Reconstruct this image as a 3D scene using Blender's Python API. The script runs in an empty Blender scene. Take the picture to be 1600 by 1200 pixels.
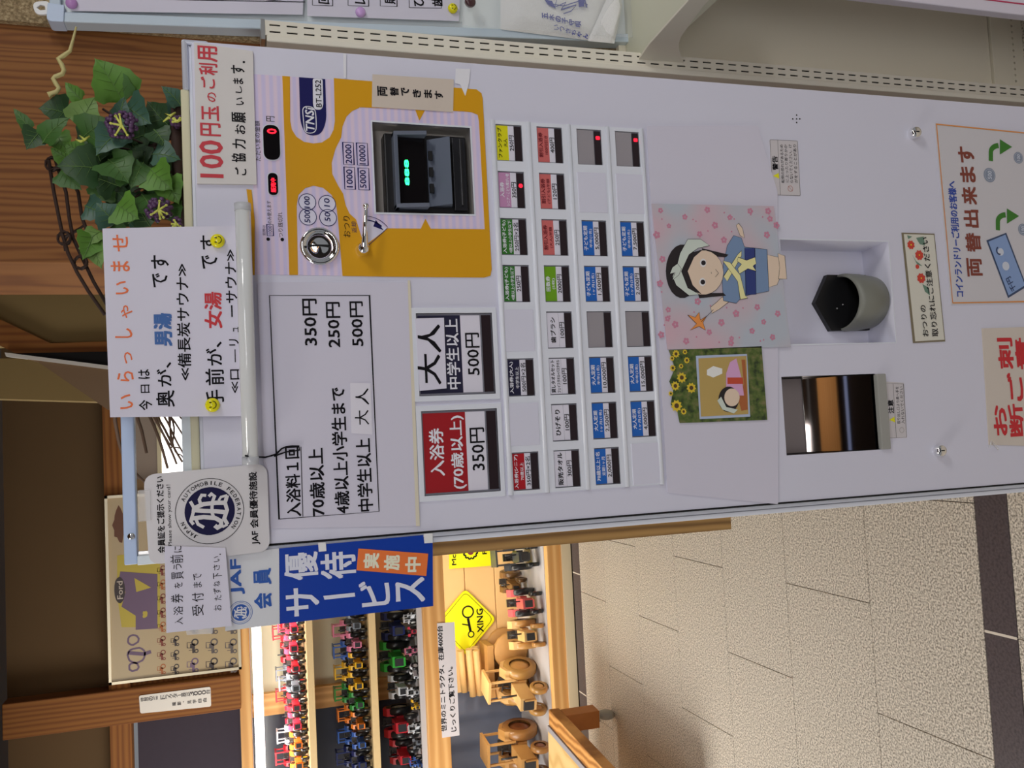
import bpy, bmesh, math, random
from mathutils import Vector, Matrix
random.seed(7)
SC = bpy.context.scene
COL = SC.collection

# ---------------------------------------------------------------- camera, world, lights, exposure
AU = Vector((0.99713676, -0.06911607, -0.03067985))      # picture "up"  (the photograph was taken turned on its side)
AV = Vector((-0.04993204, -0.29710381, -0.95353873))     # picture "right"
AF = Vector((0.05678975, 0.95234043, -0.29970424))       # viewing direction
FPX = 1402.85
CAM = Vector((0.0, -1.14, 1.65))
cd = bpy.data.cameras.new('camera'); cam = bpy.data.objects.new('camera', cd); COL.objects.link(cam)
cd.sensor_fit = 'HORIZONTAL'; cd.sensor_width = 36; cd.lens = FPX / 1600 * 36; cd.clip_start = 0.02
mw = Matrix.Identity(4)
for i in range(3):
    mw[i][0] = AV[i]; mw[i][1] = AU[i]; mw[i][2] = -AF[i]; mw[i][3] = CAM[i]
cam.matrix_world = mw
SC.camera = cam
w = bpy.data.worlds.new('world'); SC.world = w; w.use_nodes = True
w.node_tree.nodes['Background'].inputs[0].default_value = (0.93, 0.95, 1.0, 1)
w.node_tree.nodes['Background'].inputs[1].default_value = 0.20

def area(name, loc, target, sx, sy, power, color):
    l = bpy.data.lights.new(name, 'AREA'); l.shape = 'RECTANGLE'; l.size = sx; l.size_y = sy
    l.energy = power; l.color = color
    o = bpy.data.objects.new(name, l); COL.objects.link(o); o.location = loc
    o.rotation_euler = (Vector(target) - Vector(loc)).to_track_quat('-Z', 'Y').to_euler()
    return o
area('ceiling_light_aisle', (0.7, -2.7, 2.66), (0.2, -0.5, 0.7), 1.2, 0.5, 21, (0.96, 0.96, 1.0))
area('ceiling_light_rear', (-0.6, -4.0, 2.66), (0.1, -0.3, 0.6), 1.2, 0.5, 31, (0.96, 0.96, 1.0))
area('fill_light_right', (1.9, -1.1, 2.6), (0.95, 0.3, 0.55), 0.8, 0.3, 20, (1.0, 0.98, 0.94))  # unseen fill added to brighten the beige shelf panel
area('beam_fill_light', (0.4, -4.2, 2.5), (0.4, -5.0, 2.1), 1.2, 0.1, 9, (1.0, 0.9, 0.75))  # unseen warm fill added for the beam mirrored in the outlet flap
area('ceiling_light_entrance', (-1.9, -0.4, 2.62), (-1.2, 0.8, 0.0), 1.2, 0.3, 22, (1.0, 0.95, 0.88))
area('window_daylight', (-2.7, 2.0, 1.7), (-0.9, 2.3, 0.0), 0.9, 1.2, 52, (1.0, 0.97, 0.92))
SC.view_settings.view_transform = 'Standard'; SC.view_settings.look = 'None'
SC.view_settings.exposure = 0.0; SC.view_settings.gamma = 1.0; SC.view_settings.use_curve_mapping = False

# ---------------------------------------------------------------- picture point -> point on a plane of the room
def ray(x, y):
    return AU * (600 - y) + AV * (x - 800) + AF * FPX
def PY(x, y, Y=0.0):
    d = ray(x, y); return CAM + d * ((Y - CAM.y) / d.y)
def PZ(x, y, Z=0.0):
    d = ray(x, y); return CAM + d * ((Z - CAM.z) / d.z)
def PX(x, y, X):
    d = ray(x, y); return CAM + d * ((X - CAM.x) / d.x)
def XZ(x, y, Y=0.0):
    p = PY(x, y, Y); return (p.x, p.z)

# ---------------------------------------------------------------- materials
def lin(c):
    c = c / 255.0
    return c / 12.92 if c <= 0.04045 else ((c + 0.055) / 1.055) ** 2.4
def srgb(r, g, b, k=1.0):
    return tuple(min(0.92, lin(v) * k) for v in (r, g, b)) + (1.0,)
MATS = {}
K = 1.95            # paint colour behind a colour seen on the machine's front
def mat(name, rgb, k=K, rough=0.5, metal=0.0, noise=0.0, nscale=40, bump=0.0, coat=0.0, emit=None, spec=0.5, alpha=1.0, trans=0.0):
    if name in MATS: return MATS[name]
    m = bpy.data.materials.new(name); m.use_nodes = True; nt = m.node_tree
    b = nt.nodes['Principled BSDF']; c = srgb(*rgb, k)
    b.inputs['Base Color'].default_value = c
    b.inputs['Roughness'].default_value = rough; b.inputs['Metallic'].default_value = metal
    b.inputs['Coat Weight'].default_value = coat; b.inputs['Specular IOR Level'].default_value = spec
    b.inputs['Alpha'].default_value = alpha; b.inputs['Transmission Weight'].default_value = trans
    if emit:
        b.inputs['Emission Color'].default_value = c; b.inputs['Emission Strength'].default_value = emit
    if noise or bump:
        tc = nt.nodes.new('ShaderNodeTexCoord'); n = nt.nodes.new('ShaderNodeTexNoise')
        n.inputs['Scale'].default_value = nscale; n.inputs['Detail'].default_value = 4
        nt.links.new(tc.outputs['Object'], n.inputs['Vector'])
        if noise:
            mx = nt.nodes.new('ShaderNodeMix'); mx.data_type = 'RGBA'
            mx.inputs[6].default_value = tuple(max(0, v * (1 - noise)) for v in c[:3]) + (1,)
            mx.inputs[7].default_value = tuple(min(1, v * (1 + noise)) for v in c[:3]) + (1,)
            nt.links.new(n.outputs['Fac'], mx.inputs[0]); nt.links.new(mx.outputs[2], b.inputs['Base Color'])
        if bump:
            bp = nt.nodes.new('ShaderNodeBump'); bp.inputs['Strength'].default_value = bump; bp.inputs['Distance'].default_value = 0.002
            nt.links.new(n.outputs['Fac'], bp.inputs['Height']); nt.links.new(bp.outputs['Normal'], b.inputs['Normal'])
    MATS[name] = m
    return m
def ramp_mat(name, cols, kind='wave', scale=(1, 1, 1), rough=0.5, k=1.6, bump=0.1, dist=4.0, wscale=6, detail=3, band='X', coat=0.0):
    if name in MATS: return MATS[name]
    m = bpy.data.materials.new(name); m.use_nodes = True; nt = m.node_tree
    b = nt.nodes['Principled BSDF']; b.inputs['Roughness'].default_value = rough; b.inputs['Coat Weight'].default_value = coat
    tc = nt.nodes.new('ShaderNodeTexCoord'); mp = nt.nodes.new('ShaderNodeMapping'); mp.inputs['Scale'].default_value = scale
    nt.links.new(tc.outputs['Object'], mp.inputs['Vector'])
    if kind == 'wave':
        t = nt.nodes.new('ShaderNodeTexWave'); t.bands_direction = band
        t.inputs['Scale'].default_value = wscale; t.inputs['Distortion'].default_value = dist
        t.inputs['Detail'].default_value = detail; t.inputs['Detail Scale'].default_value = 1.2
    else:
        t = nt.nodes.new('ShaderNodeTexNoise'); t.inputs['Scale'].default_value = wscale; t.inputs['Detail'].default_value = detail
    nt.links.new(mp.outputs['Vector'], t.inputs['Vector'])
    r = nt.nodes.new('ShaderNodeValToRGB'); el = r.color_ramp.elements
    while len(el) < len(cols): el.new(0.5)
    for e, (p, c) in zip(el, cols):
        e.position = p; e.color = srgb(*c, k)
    nt.links.new(t.outputs['Fac'], r.inputs['Fac']); nt.links.new(r.outputs['Color'], b.inputs['Base Color'])
    if bump:
        bp = nt.nodes.new('ShaderNodeBump'); bp.inputs['Strength'].default_value = bump; bp.inputs['Distance'].default_value = 0.002
        nt.links.new(t.outputs['Fac'], bp.inputs['Height']); nt.links.new(bp.outputs['Normal'], b.inputs['Normal'])
    MATS[name] = m
    return m
def stripe_mat(name, c1, c2, pitch):
    """vertical printed pin stripes"""
    m = bpy.data.materials.new(name); m.use_nodes = True; nt = m.node_tree; b = nt.nodes['Principled BSDF']
    tc = nt.nodes.new('ShaderNodeTexCoord'); sp = nt.nodes.new('ShaderNodeSeparateXYZ'); nt.links.new(tc.outputs['Object'], sp.inputs[0])
    ma = nt.nodes.new('ShaderNodeMath'); ma.operation = 'MULTIPLY'; ma.inputs[1].default_value = 2 * math.pi / pitch
    si = nt.nodes.new('ShaderNodeMath'); si.operation = 'SINE'
    mr = nt.nodes.new('ShaderNodeMapRange'); mr.inputs[1].default_value = -0.6; mr.inputs[2].default_value = 0.6
    mx = nt.nodes.new('ShaderNodeMix'); mx.data_type = 'RGBA'; mx.inputs[6].default_value = srgb(*c1, K); mx.inputs[7].default_value = srgb(*c2, K)
    nt.links.new(sp.outputs[2], ma.inputs[0]); nt.links.new(ma.outputs[0], si.inputs[0]); nt.links.new(si.outputs[0], mr.inputs[0])
    nt.links.new(mr.outputs[0], mx.inputs[0]); nt.links.new(mx.outputs[2], b.inputs['Base Color']); b.inputs['Roughness'].default_value = 0.4
    MATS[name] = m
    return m

WHITE = mat('enamel_white', (166, 166, 178), rough=0.33, noise=0.02, nscale=6)
WHITE2 = mat('frame_white', (172, 175, 186), rough=0.25)
GREYW = mat('recess_white', (172, 172, 183), rough=0.5)
PAPER = mat('paper_white', (168, 166, 178), rough=0.6, noise=0.03, nscale=12)
FILM = mat('laminated_film', (164, 162, 174), rough=0.22, noise=0.02, nscale=8)
CARD = mat('card_cream', (165, 162, 160), rough=0.6, noise=0.03)
BLACK = mat('ink_black', (20, 18, 24), k=1.0, rough=0.7, spec=0.15)
NAVY = mat('ink_navy', (26, 26, 88), rough=0.5, k=1.1, spec=0.2)
RED = mat('ink_red', (165, 42, 52), rough=0.5, k=1.6)
ORANGE = mat('ink_orange', (190, 95, 70), rough=0.5)
BLUE = mat('ink_blue', (45, 80, 145), rough=0.5)
YEL = mat('yellow_print', (166, 120, 8), rough=0.35)
STRIPE = stripe_mat('pinstripe_print', (172, 158, 174), (160, 152, 178), 0.0095)
CHROME = mat('chrome', (225, 225, 225), k=1.2, rough=0.08, metal=1.0)
STEEL = mat('brushed_metal', (175, 175, 172), k=1.5, rough=0.28, metal=0.9)
ALU = mat('painted_aluminium', (150, 163, 182), rough=0.4)
DARK = mat('black_plastic', (24, 24, 26), k=1.2, rough=0.35)
DARKG = mat('black_gloss', (20, 18, 20), k=1.0, rough=0.12)
LAMPB = mat('lamp_window_dark', (36, 24, 28), k=1.3, rough=0.2)
SLATE = mat('slate_plastic', (70, 76, 88), rough=0.3)
GREYP = mat('grey_plastic', (96, 97, 90), rough=0.42, k=1.9)
GAP = mat('gap_dark', (12, 12, 14), k=1.0, rough=0.9)
LEDR = mat('led_red', (255, 20, 40), k=1.0, emit=3.0)
LEDG = mat('led_green', (40, 255, 130), k=1.0, emit=4.0)
CREAM = mat('cream_steel', (178, 174, 162), rough=0.45, noise=0.02, k=1.9)
BEIGE = mat('beige_panel', (186, 180, 164), rough=0.6, noise=0.03, nscale=5, k=1.9)
PINE = ramp_mat('pine_wood', [(0, (205, 160, 100)), (0.5, (190, 140, 80)), (1, (182, 132, 74))], scale=(0.6, 6, 6), wscale=1.2, dist=4, rough=0.55, k=1.5, band='Z')
PINEV = ramp_mat('pine_wood_upright', [(0, (205, 160, 100)), (0.5, (190, 140, 80)), (1, (182, 132, 74))], scale=(6, 6, 0.6), wscale=1.2, dist=4, rough=0.55, k=1.5, band='X')
BOARDW = ramp_mat('aged_board_wood', [(0, (140, 108, 62)), (0.6, (122, 92, 50)), (1, (98, 70, 36))], scale=(6, 6, 0.6), wscale=3, dist=4, rough=0.6, k=1.8, band='X')
CEDAR = ramp_mat('cedar_wood', [(0, (124, 80, 38)), (0.55, (117, 74, 33)), (0.85, (109, 66, 28)), (1, (98, 57, 23))], scale=(6.5, 1, 0.45), wscale=4.6, dist=11, detail=2.5, rough=0.75, k=1.45, band='X', bump=0.08)
BEAM = ramp_mat('beam_wood', [(0, (134, 86, 38)), (0.6, (124, 76, 32)), (1, (110, 64, 26))], scale=(0.5, 6, 9), wscale=1.6, dist=5, rough=0.8, k=1.35, band='Z')
BEAMV = ramp_mat('beam_wood_upright', [(0, (134, 86, 38)), (0.6, (124, 76, 32)), (1, (110, 64, 26))], scale=(9, 6, 0.5), wscale=1.6, dist=5, rough=0.8, k=1.35, band='X')
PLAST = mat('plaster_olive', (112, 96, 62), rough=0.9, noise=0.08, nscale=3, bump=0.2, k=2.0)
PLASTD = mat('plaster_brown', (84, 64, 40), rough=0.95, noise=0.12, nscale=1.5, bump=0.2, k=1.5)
CORK = ramp_mat('cork_wall', [(0.3, (90, 76, 52)), (0.5, (120, 103, 76)), (0.7, (150, 134, 104))], kind='noise', wscale=260, detail=3, rough=0.9, k=1.7, bump=0.5)
TILE = ramp_mat('granite_tile', [(0.37, (100, 93, 83)), (0.49, (148, 140, 128)), (0.62, (178, 170, 158))], kind='noise', wscale=190, detail=5, rough=0.42, k=1.9, bump=0.03)
TILED = ramp_mat('dark_granite', [(0.3, (50, 42, 44)), (0.6, (72, 62, 64))], kind='noise', wscale=150, detail=3, rough=0.4, k=1.5, bump=0.03)

# ---------------------------------------------------------------- mesh builder
class MB:
    def __init__(s): s.v = []; s.f = []; s.sm = []
    def add(s, vs, fs, smooth=False):
        n = len(s.v); s.v += [Vector(v) for v in vs]; s.f += [tuple(i + n for i in f) for f in fs]; s.sm += [smooth] * len(fs); return s
    def box(s, x0, x1, y0, y1, z0, z1):
        return s.add([(x0, y0, z0), (x1, y0, z0), (x1, y1, z0), (x0, y1, z0), (x0, y0, z1), (x1, y0, z1), (x1, y1, z1), (x0, y1, z1)],
                     [(0, 3, 2, 1), (4, 5, 6, 7), (0, 1, 5, 4), (1, 2, 6, 5), (2, 3, 7, 6), (3, 0, 4, 7)])
    def prism(s, pts, y0, y1):
        """outline in X,Z; y0 is the front (towards the camera)"""
        n = len(pts); a = sum(pts[i][0] * pts[(i + 1) % n][1] - pts[(i + 1) % n][0] * pts[i][1] for i in range(n))
        if a < 0: pts = pts[::-1]
        vs = [(p[0], y0, p[1]) for p in pts] + [(p[0], y1, p[1]) for p in pts]
        fs = [tuple(range(n)), tuple(range(2 * n - 1, n - 1, -1))] + [(i, n + i, n + (i + 1) % n, (i + 1) % n) for i in range(n)]
        return s.add(vs, fs)
    def flat(s, pts, y):
        n = len(pts); a = sum(pts[i][0] * pts[(i + 1) % n][1] - pts[(i + 1) % n][0] * pts[i][1] for i in range(n))
        if a < 0: pts = pts[::-1]
        return s.add([(p[0], y, p[1]) for p in pts], [tuple(range(n))])
    def stroke(s, pts, wd, y, closed=False):
        m = len(pts); P = [Vector(p) for p in pts]; L = []; Rr = []
        for i in range(m):
            a = P[(i - 1) % m] if (closed or i > 0) else P[i]; b = P[(i + 1) % m] if (closed or i < m - 1) else P[i]
            d = (b - a); d = d.normalized() if d.length > 0 else Vector((1, 0)); nrm = Vector((-d.y, d.x))
            kk = 1.0
            if (closed or 0 < i < m - 1):
                d1 = (P[i] - a).normalized(); cc = abs(d1.dot(d)); kk = 1 / max(cc, 0.5)
            L.append(P[i] + nrm * wd / 2 * kk); Rr.append(P[i] - nrm * wd / 2 * kk)
        vs = [(p.x, y, p.y) for p in L] + [(p.x, y, p.y) for p in Rr]
        fs = [(i, m + i, m + (i + 1) % m, (i + 1) % m) for i in range(m if closed else m - 1)]
        return s.add(vs, fs)
    def tube(s, pts, r, n=8, cap=True):
        P = [Vector(p) for p in pts]; m = len(P); rr = r if isinstance(r, (list, tuple)) else [r] * m
        vs = []; ref = Vector((0.123, 0.456, 0.88)).normalized()
        for i in range(m):
            d = (P[min(i + 1, m - 1)] - P[max(i - 1, 0)]).normalized()
            a = d.cross(ref).normalized(); b = d.cross(a)
            for j in range(n):
                t = 2 * math.pi * j / n; vs.append(P[i] + (a * math.cos(t) + b * math.sin(t)) * rr[i])
        fs = [(i * n + j, (i + 1) * n + j, (i + 1) * n + (j + 1) % n, i * n + (j + 1) % n) for i in range(m - 1) for j in range(n)]
        s.add(vs, fs, True)
        if cap:
            k0 = len(s.v) - len(vs); s.f += [tuple(k0 + j for j in range(n)), tuple(k0 + (m - 1) * n + j for j in range(n - 1, -1, -1))]; s.sm += [False, False]
        return s
    def lathe(s, prof, c, axis, n=24, smooth=True):
        """prof: (radius, height along axis)"""
        axis = Vector(axis).normalized(); ref = Vector((0, 0, 1)) if abs(axis.z) < 0.9 else Vector((1, 0, 0))
        a = axis.cross(ref).normalized(); b = axis.cross(a); c = Vector(c); vs = []
        for (r, h) in prof:
            for j in range(n):
                t = 2 * math.pi * j / n; vs.append(c + axis * h + (a * math.cos(t) + b * math.sin(t)) * r)
        m = len(prof)
        fs = [(i * n + j, i * n + (j + 1) % n, (i + 1) * n + (j + 1) % n, (i + 1) * n + j) for i in range(m - 1) for j in range(n)]
        return s.add(vs, fs, smooth)
    def ball(s, c, r, n=8, sq=(1, 1, 1)):
        c = Vector(c); vs = []; m = n // 2 + 1
        for i in range(m):
            ph = math.pi * i / (m - 1)
            for j in range(n):
                t = 2 * math.pi * j / n
                vs.append(c + Vector((r * sq[0] * math.sin(ph) * math.cos(t), r * sq[1] * math.sin(ph) * math.sin(t), r * sq[2] * math.cos(ph))))
        fs = [(i * n + j, (i + 1) * n + j, (i + 1) * n + (j + 1) % n, i * n + (j + 1) % n) for i in range(m - 1) for j in range(n)]
        return s.add(vs, fs, True)

def obj(name, mb, m, parent=None, loc=None, bevel=0.0, recalc=True):
    """link a builder (or mesh) as one object; builder coordinates are world coordinates"""
    if isinstance(mb, MB):
        org = Vector((0, 0, 0))
        if parent is not None: org = WORLD[parent.name]
        elif loc is not None: org = Vector(loc)
        else:
            xs = [v.x for v in mb.v]; ys = [v.y for v in mb.v]; zs = [v.z for v in mb.v]
            org = Vector(((min(xs) + max(xs)) / 2, (min(ys) + max(ys)) / 2, min(zs)))
        me = bpy.data.meshes.new(name); me.from_pydata([v - org for v in mb.v], [], mb.f); me.update()
        me.polygons.foreach_set('use_smooth', mb.sm)
        if recalc:
            bm = bmesh.new(); bm.from_mesh(me); bmesh.ops.remove_doubles(bm, verts=bm.verts, dist=1e-6); bmesh.ops.recalc_face_normals(bm, faces=bm.faces)
            bm.to_mesh(me); bm.free()
    else:
        me = mb; org = WORLD[parent.name] if parent is not None else Vector(loc or (0, 0, 0))
    if not me.materials: me.materials.append(m)
    o = bpy.data.objects.new(name, me); COL.objects.link(o)
    if parent is not None: o.parent = parent
    else: o.location = org
    WORLD[o.name] = org
    if bevel:
        b = o.modifiers.new('b', 'BEVEL'); b.width = bevel; b.segments = 2; b.limit_method = 'ANGLE'; b.angle_limit = 0.6
    return o
WORLD = {}
def thing(name, label, cat, loc, group=None):
    o = bpy.data.objects.new(name, None); COL.objects.link(o); o.location = loc; o.empty_display_size = 0.02
    WORLD[o.name] = Vector(loc); return tag(o, label, cat, group)
def tag(o, label, cat, group=None, kind=None):
    o['label'] = label; o['category'] = cat
    if group: o['group'] = group
    if kind: o['kind'] = kind
    return o
def struct(name, mb, m, bevel=0, loc=None):
    o = obj(name, mb, m, bevel=bevel, loc=loc); o['kind'] = 'structure'; return o

# ---------------------------------------------------------------- lettering
GLY = {}
def glyphs(s, bold=0.0):
    k = (s, bold)
    if k not in GLY:
        c = bpy.data.curves.new('t', 'FONT'); c.body = s; c.resolution_u = 2; c.offset = bold
        o = bpy.data.objects.new('t', c); me = bpy.data.meshes.new_from_object(o)
        vs = [(v.co.x, v.co.y) for v in me.vertices]; fs = [tuple(p.vertices) for p in me.polygons]
        bpy.data.objects.remove(o); bpy.data.curves.remove(c); bpy.data.meshes.remove(me)
        x0 = min(v[0] for v in vs); x1 = max(v[0] for v in vs); y0 = min(v[1] for v in vs); y1 = max(v[1] for v in vs)
        GLY[k] = ([((v[0] - x0) / max(x1 - x0, 1e-6), (v[1] - y0) / max(y1 - y0, 1e-6)) for v in vs], fs)
    return GLY[k]
def put(mb, s, C, e1, wd, ht, Y, bold=0.0, shear=0.0):
    """lettering of exact width and height centred at C (X,Z) on plane Y"""
    vs, fs = glyphs(s, 0.0); e1 = Vector(e1).normalized(); e2 = Vector((-e1.y, e1.x)); C = Vector(C)
    b = bold * ht * 0.62 if bold > 0.012 else 0.0          # heavier strokes: the same outline struck several times, a hair apart
    sh = [(0, 0)] if not b else [(-b, -b), (b, -b), (b, b), (-b, b)] + ([(0, 0)] if bold > 0.05 else [])
    for i, (du, dv) in enumerate(sh):
        out = []
        for (u, v) in vs:
            p = C + e1 * ((u - 0.5) * (wd - 2 * b) + du + shear * (v - 0.5) * ht) + e2 * ((v - 0.5) * (ht - 2 * b) + dv); out.append((p.x, Y - 0.00002 * i, p.y))
        mb.add(out, fs)
def T(mb, s, xa, xb, ys, ye, Y, bold=0.02, ang=0.0, PL=0.0, shear=0.0):
    """text box in the picture: glyph tops at x=xa, bottoms at xb, runs from y=ys (start) up to y=ye; level in the room"""
    xm = (xa + xb) / 2; ym = (ys + ye) / 2
    a = Vector(XZ(xm, ys, PL)); b = Vector(XZ(xm, ye, PL)); t = Vector(XZ(xa, ym, PL)); u = Vector(XZ(xb, ym, PL)); c = Vector(XZ(xm, ym, PL))
    put(mb, s, c, (math.cos(ang), math.sin(ang)), (b - a).length, (t - u).length, Y, bold, shear)
def T2(mb, s, p0, p1, h, Y, bold=0.02, PL=0.0, shear=0.0):
    """text along a picture segment (centre line) with glyph height h pixels"""
    a = Vector(XZ(*p0, PL)); b = Vector(XZ(*p1, PL)); c = (a + b) / 2
    mx = (p0[0] + p1[0]) / 2; my = (p0[1] + p1[1]) / 2
    sc = (Vector(XZ(mx + 5, my, PL)) - Vector(XZ(mx - 5, my, PL))).length / 10
    put(mb, s, c, (b - a), (b - a).length, h * sc, Y, bold, shear)
def TV(mb, s, p0, p1, h, Y, bold=0.02, PL=0.0, wd=None):
    """vertical writing: upright characters strung from picture point p0 (centre of the first) to p1 (centre of the last)"""
    n = len(s)
    for i, ch in enumerate(s):
        t = i / max(n - 1, 1); x = p0[0] + (p1[0] - p0[0]) * t; y = p0[1] + (p1[1] - p0[1]) * t
        c = XZ(x, y, PL); sc = (Vector(XZ(x + 5, y, PL)) - Vector(XZ(x - 5, y, PL))).length / 10
        if ch in '、。・': put(mb, ch, (c[0] + 0.25 * h * sc, c[1] + 0.2 * h * sc), (1, 0), h * sc * 0.25, h * sc * 0.25, Y, 0)
        elif ch in 'ー－': put(mb, '|', c, (1, 0), h * sc * 0.12, h * sc * 0.8, Y, 0)
        else: put(mb, ch, c, (1, 0), h * sc * (wd or 0.92), h * sc * 0.92, Y, bold)
def quad(pts, PL=0.0): return [XZ(x, y, PL) for x, y in pts]
def rounded(pts, r, n=5):
    """round the corners of an X,Z outline"""
    out = []; m = len(pts); P = [Vector(p) for p in pts]; rs = r if isinstance(r, (list, tuple)) else [r] * m
    for i in range(m):
        p = P[i]; a = (P[i - 1] - p); b = (P[(i + 1) % m] - p); rr = min(rs[i], a.length * 0.49, b.length * 0.49)
        if rr <= 1e-5: out.append(tuple(p)); continue
        a = p + a.normalized() * rr; b = p + b.normalized() * rr
        for j in range(n + 1):
            t = j / n; out.append(tuple(a * (1 - t) ** 2 + p * 2 * t * (1 - t) + b * t * t))
    return out
def lrect(xa, xb, ys, ye, PL=0.0):
    """level rectangle in X,Z from picture extents"""
    xm = (xa + xb) / 2; ym = (ys + ye) / 2
    wd = abs(XZ(xm, ye, PL)[0] - XZ(xm, ys, PL)[0]); ht = abs(XZ(xa, ym, PL)[1] - XZ(xb, ym, PL)[1]); c = XZ(xm, ym, PL)
    return [(c[0] - wd / 2, c[1] - ht / 2), (c[0] + wd / 2, c[1] - ht / 2), (c[0] + wd / 2, c[1] + ht / 2), (c[0] - wd / 2, c[1] + ht / 2)]
def circ(c, r, n=28, rz=None):
    return [(c[0] + r * math.cos(2 * math.pi * i / n), c[1] + (rz or r) * math.sin(2 * math.pi * i / n)) for i in range(n)]
def plate_with_holes(outer, holes, y0, y1):
    """solid plate in the X,Z plane with real openings, through a filled 2D curve"""
    c = bpy.data.curves.new('p', 'CURVE'); c.dimensions = '2D'; c.fill_mode = 'BOTH'; c.extrude = (y1 - y0) / 2
    for poly in [outer] + holes:
        sp = c.splines.new('POLY'); sp.points.add(len(poly) - 1); sp.use_cyclic_u = True
        for q, p in zip(sp.points, poly): q.co = (p[0], p[1], 0, 1)
    o = bpy.data.objects.new('p', c); me = bpy.data.meshes.new_from_object(o)
    mb = MB(); ym = (y0 + y1) / 2
    mb.add([(v.co.x, ym - v.co.z, v.co.y) for v in me.vertices], [tuple(p.vertices) for p in me.polygons])
    bpy.data.objects.remove(o); bpy.data.curves.remove(c); bpy.data.meshes.remove(me)
    return mb
PXM = 0.00078    # metres per picture pixel on the machine's front (about)

# ================================================================ THE SETTING
YU = 0.27      # gondola upright behind the machine's right edge
YW = 0.36      # wooden wall and cork wall behind the machine
YD = 3.27      # front of the toy showcase
YB = 3.95      # wall behind the showcase
# floor: slab, granite tiles in running bond, dark border strips
mb = MB(); mb.box(-3.2, 2.6, -1.9, YB + 0.1, -0.10, -0.012); fl = struct('floor', mb, mat('mortar', (112, 104, 90), rough=0.9), loc=(0, 0, 0))
rows = [(-1.75, -1.37, 1), (-1.37, -0.98, 0), (-0.98, -0.60, 1), (-0.60, -0.21, 0), (-0.21, 0.172, 1), (0.172, 0.463, 0), (0.557, 0.948, 1), (0.948, 1.338, 0), (1.338, 1.722, 1), (1.722, 2.094, 0), (2.094, 2.45, 1), (2.45, 2.812, 0), (2.812, 3.125, 1)]
def tile(x0, x1, y0, y1, m, name='floor_tile'):
    g = 0.0009; mb = MB(); e = 0.0010
    a, b, c, d = x0 + g, x1 - g, y0 + g, y1 - g
    mb.add([(a, c, -0.012), (b, c, -0.012), (b, d, -0.012), (a, d, -0.012), (a, c, -e), (b, c, -e), (b, d, -e), (a, d, -e),
            (a + e, c + e, 0), (b - e, c + e, 0), (b - e, d - e, 0), (a + e, d - e, 0)],
           [(0, 1, 5, 4), (1, 2, 6, 5), (2, 3, 7, 6), (3, 0, 4, 7), (4, 5, 9, 8), (5, 6, 10, 9), (6, 7, 11, 10), (7, 4, 8, 11), (8, 9, 10, 11)])
    return obj(name, mb, m, fl)
PT = 0.5893
for y0, y1, odd in rows:
    off = -0.507 if not odd else -0.507 - PT / 2
    for i in range(-4, 3):
        x0 = off + i * PT; x1 = x0 + PT
        if x1 < -3.2 or x0 > 1.4: continue
        tile(x0, x1, y0, y1, TILE)
for i in range(-3, 3):
    x0 = -0.507 + i * PT * 1.02; tile(x0, x0 + PT * 1.02, 0.463, 0.557, TILED, 'border_tile')
    tile(x0 - 0.21, x0 - 0.21 + PT * 1.02, 3.125, 3.225, TILED, 'border_tile')
    for q_ in ((x0, 0.463, 0.557), (x0 - 0.21, 3.125, 3.225)):
        obj('joint_strip', MB().box(q_[0] - 0.003, q_[0] + 0.003, q_[1] + 0.002, q_[2] - 0.002, -0.011, 0.0004), mat('joint_pale', (196, 186, 172), k=1.4), fl)

# right side walls behind the machine
a = XZ(0, 33, YW); b = XZ(120, 50, YW); xc = (a[0] + b[0]) / 2          # join of wood and cork wall
xl = XZ(80, 410, YW)[0]                                                 # left edge of the wooden wall
mb = MB(); mb.box(xl, xc, YW, YW + 0.3, 0, 2.62); struct('wall_wood', mb, CEDAR)
mb = MB(); mb.box(xc, 1.6, YW - 0.012, YW + 0.3, 0, 2.62); struct('wall_right', mb, CORK)
# plaster wall further back, left of the wooden one
YP = 1.5
xp0 = XZ(80, 535, YP)[0]
mb = MB(); mb.box(xp0, 1.3, YP, YP + 0.12, 0, 2.62); struct('wall_plaster', mb, PLAST)
mb = MB(); mb.prism(quad([(-60, 468), (-60, 512), (0, 540), (40, 560), (320, 560), (320, 530), (166, 534), (80, 537), (0, 499)], YP - 0.03), YP - 0.04, YP + 0.02)
struct('trim_1', mb, BEAMV)
mb = MB(); mb.prism(quad([(-40, 560), (-40, 622), (240, 630), (240, 560)], YP + 0.3), YP + 0.3, YP + 0.4); struct('wall_niche', mb, PLAST)
# back wall around the showcase
YK = YD - 0.02
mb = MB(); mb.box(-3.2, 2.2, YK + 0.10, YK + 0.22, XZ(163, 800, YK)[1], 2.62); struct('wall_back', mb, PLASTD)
mb = MB(); z1 = XZ(162, 800, YK)[1]; z0 = XZ(196, 800, YK)[1]
mb.box(-3.2, 1.0, YK + 0.02, YK + 0.12, z0, z1); struct('trim_2', mb, BEAM, bevel=0.004)
# upright post left of the poster
pl = quad([(-30, 1098), (165, 1076), (375, 1066), (375, 1112), (165, 1134), (-30, 1160)], YK)
x0 = sum(p[0] for p in (pl[3:])) / 3; x1 = sum(p[0] for p in pl[:3]) / 3
mb = MB(); mb.box(x0, x1, YK, YK + 0.11, XZ(376, 1090, YK)[1], 2.62); struct('trim_3', mb, BEAMV, bevel=0.004)
# dark blind panel left of the post, panel behind the poster
mb = MB(); mb.box(-3.2, x0, YK + 0.08, YK + 0.10, XZ(376, 1150, YK)[1], z0 - 0.02); struct('wall_blind', mb, mat('dark_blind', (42, 34, 44), rough=0.8, noise=0.1, k=1.6))
mb = MB(); mb.box(x1, -0.30, YK + 0.05, YK + 0.12, XZ(376, 1050, YK)[1], z0); struct('wall_board', mb, BEAM)
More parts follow.
